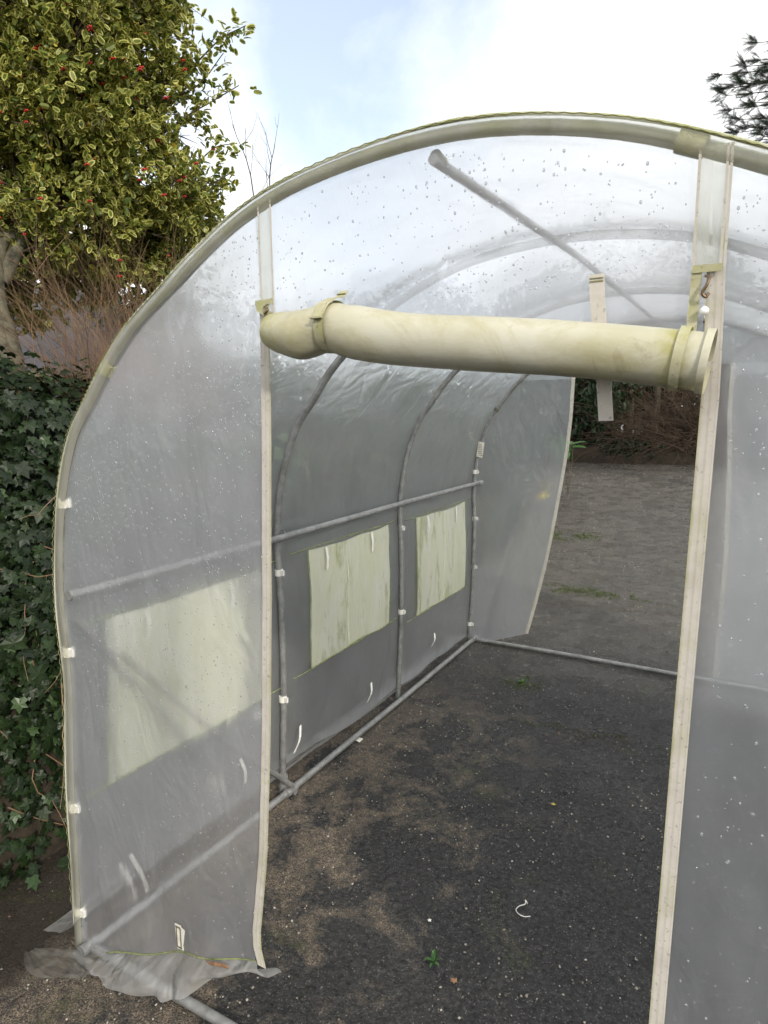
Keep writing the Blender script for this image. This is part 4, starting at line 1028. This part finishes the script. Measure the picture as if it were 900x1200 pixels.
# ------------------------------------------------------------------ light and sky
SUN_EL,SUN_AZ=R_(28),R_(125)   # azimuth measured clockwise from +Y
w=bpy.data.worlds.new('World'); scene.world=w; w.use_nodes=True; t=w.node_tree; t.nodes.clear()
out=t.nodes.new('ShaderNodeOutputWorld'); bg=t.nodes.new('ShaderNodeBackground'); sky=t.nodes.new('ShaderNodeTexSky'); sky.sky_type='NISHITA'; sky.sun_disc=False
sky.sun_elevation=SUN_EL; sky.sun_rotation=SUN_AZ; sky.air_density=1.2; sky.dust_density=1.5
tc=t.nodes.new('ShaderNodeTexCoord'); 
nz_=t.nodes.new('ShaderNodeTexNoise'); nz_.inputs['Scale'].default_value=2.4; nz_.inputs['Detail'].default_value=7; nz_.inputs['Roughness'].default_value=.55; nz_.inputs['Distortion'].default_value=.4
t.links.new(tc.outputs['Generated'],nz_.inputs['Vector'])
hole=(at(430,-40,1)-CAM).normalized()
dp=t.nodes.new('ShaderNodeVectorMath'); dp.operation='DOT_PRODUCT'; dp.inputs[1].default_value=tuple(hole); t.links.new(tc.outputs['Generated'],dp.inputs[0])
mr=t.nodes.new('ShaderNodeMapRange'); mr.inputs['From Min'].default_value=.905; mr.inputs['From Max'].default_value=1.0; mr.inputs['To Min'].default_value=0; mr.inputs['To Max'].default_value=.50
t.links.new(dp.outputs['Value'],mr.inputs['Value'])
ad=t.nodes.new('ShaderNodeMath'); ad.operation='SUBTRACT'; t.links.new(nz_.outputs['Fac'],ad.inputs[0]); t.links.new(mr.outputs[0],ad.inputs[1])
rp_=t.nodes.new('ShaderNodeValToRGB'); rp_.color_ramp.elements[0].position=.02; rp_.color_ramp.elements[1].position=.34; rp_.color_ramp.elements[0].color=(.30,.30,.30,1); t.links.new(ad.outputs[0],rp_.inputs['Fac'])
n2_=t.nodes.new('ShaderNodeTexNoise'); n2_.inputs['Scale'].default_value=3.5; n2_.inputs['Detail'].default_value=5; t.links.new(tc.outputs['Generated'],n2_.inputs['Vector'])
cr=t.nodes.new('ShaderNodeValToRGB'); cr.color_ramp.elements[0].position=.35; cr.color_ramp.elements[1].position=.62; cr.color_ramp.elements[0].color=(.93,.95,.97,1); cr.color_ramp.elements[1].color=(1,1,1,1); t.links.new(n2_.outputs['Fac'],cr.inputs['Fac'])
sc_=t.nodes.new('ShaderNodeVectorMath'); sc_.operation='SCALE'; sc_.inputs['Scale'].default_value=8.2; t.links.new(cr.outputs[0],sc_.inputs[0])
mx=t.nodes.new('ShaderNodeMix'); mx.data_type='RGBA'; t.links.new(rp_.outputs[0],mx.inputs[0]); sk=t.nodes.new('ShaderNodeVectorMath'); sk.operation='SCALE'; sk.inputs['Scale'].default_value=1.15; t.links.new(sky.outputs[0],sk.inputs[0]); t.links.new(sk.outputs[0],mx.inputs[6]); t.links.new(sc_.outputs[0],mx.inputs[7])
t.links.new(mx.outputs[2],bg.inputs[0]); bg.inputs[1].default_value=.15; t.links.new(bg.outputs[0],out.inputs[0])
sd=bpy.data.lights.new('sun','SUN'); sd.energy=2.2; sd.angle=R_(4); sd.color=(1,.93,.82); so=bpy.data.objects.new('sun',sd); COL.objects.link(so)
sdir=Vector((math.sin(SUN_AZ)*math.cos(SUN_EL),math.cos(SUN_AZ)*math.cos(SUN_EL),math.sin(SUN_EL)))
so.rotation_euler=sdir.to_track_quat('Z','Y').to_euler()

scene.view_settings.view_transform='Standard'; scene.view_settings.look='None'; scene.view_settings.exposure=.34; scene.view_settings.gamma=1
cy=scene.cycles; cy.max_bounces=10; cy.diffuse_bounces=3; cy.glossy_bounces=3; cy.transmission_bounces=6; cy.transparent_max_bounces=16; cy.sample_clamp_indirect=6; cy.use_denoising=True; cy.caustics_reflective=False; cy.caustics_refractive=True
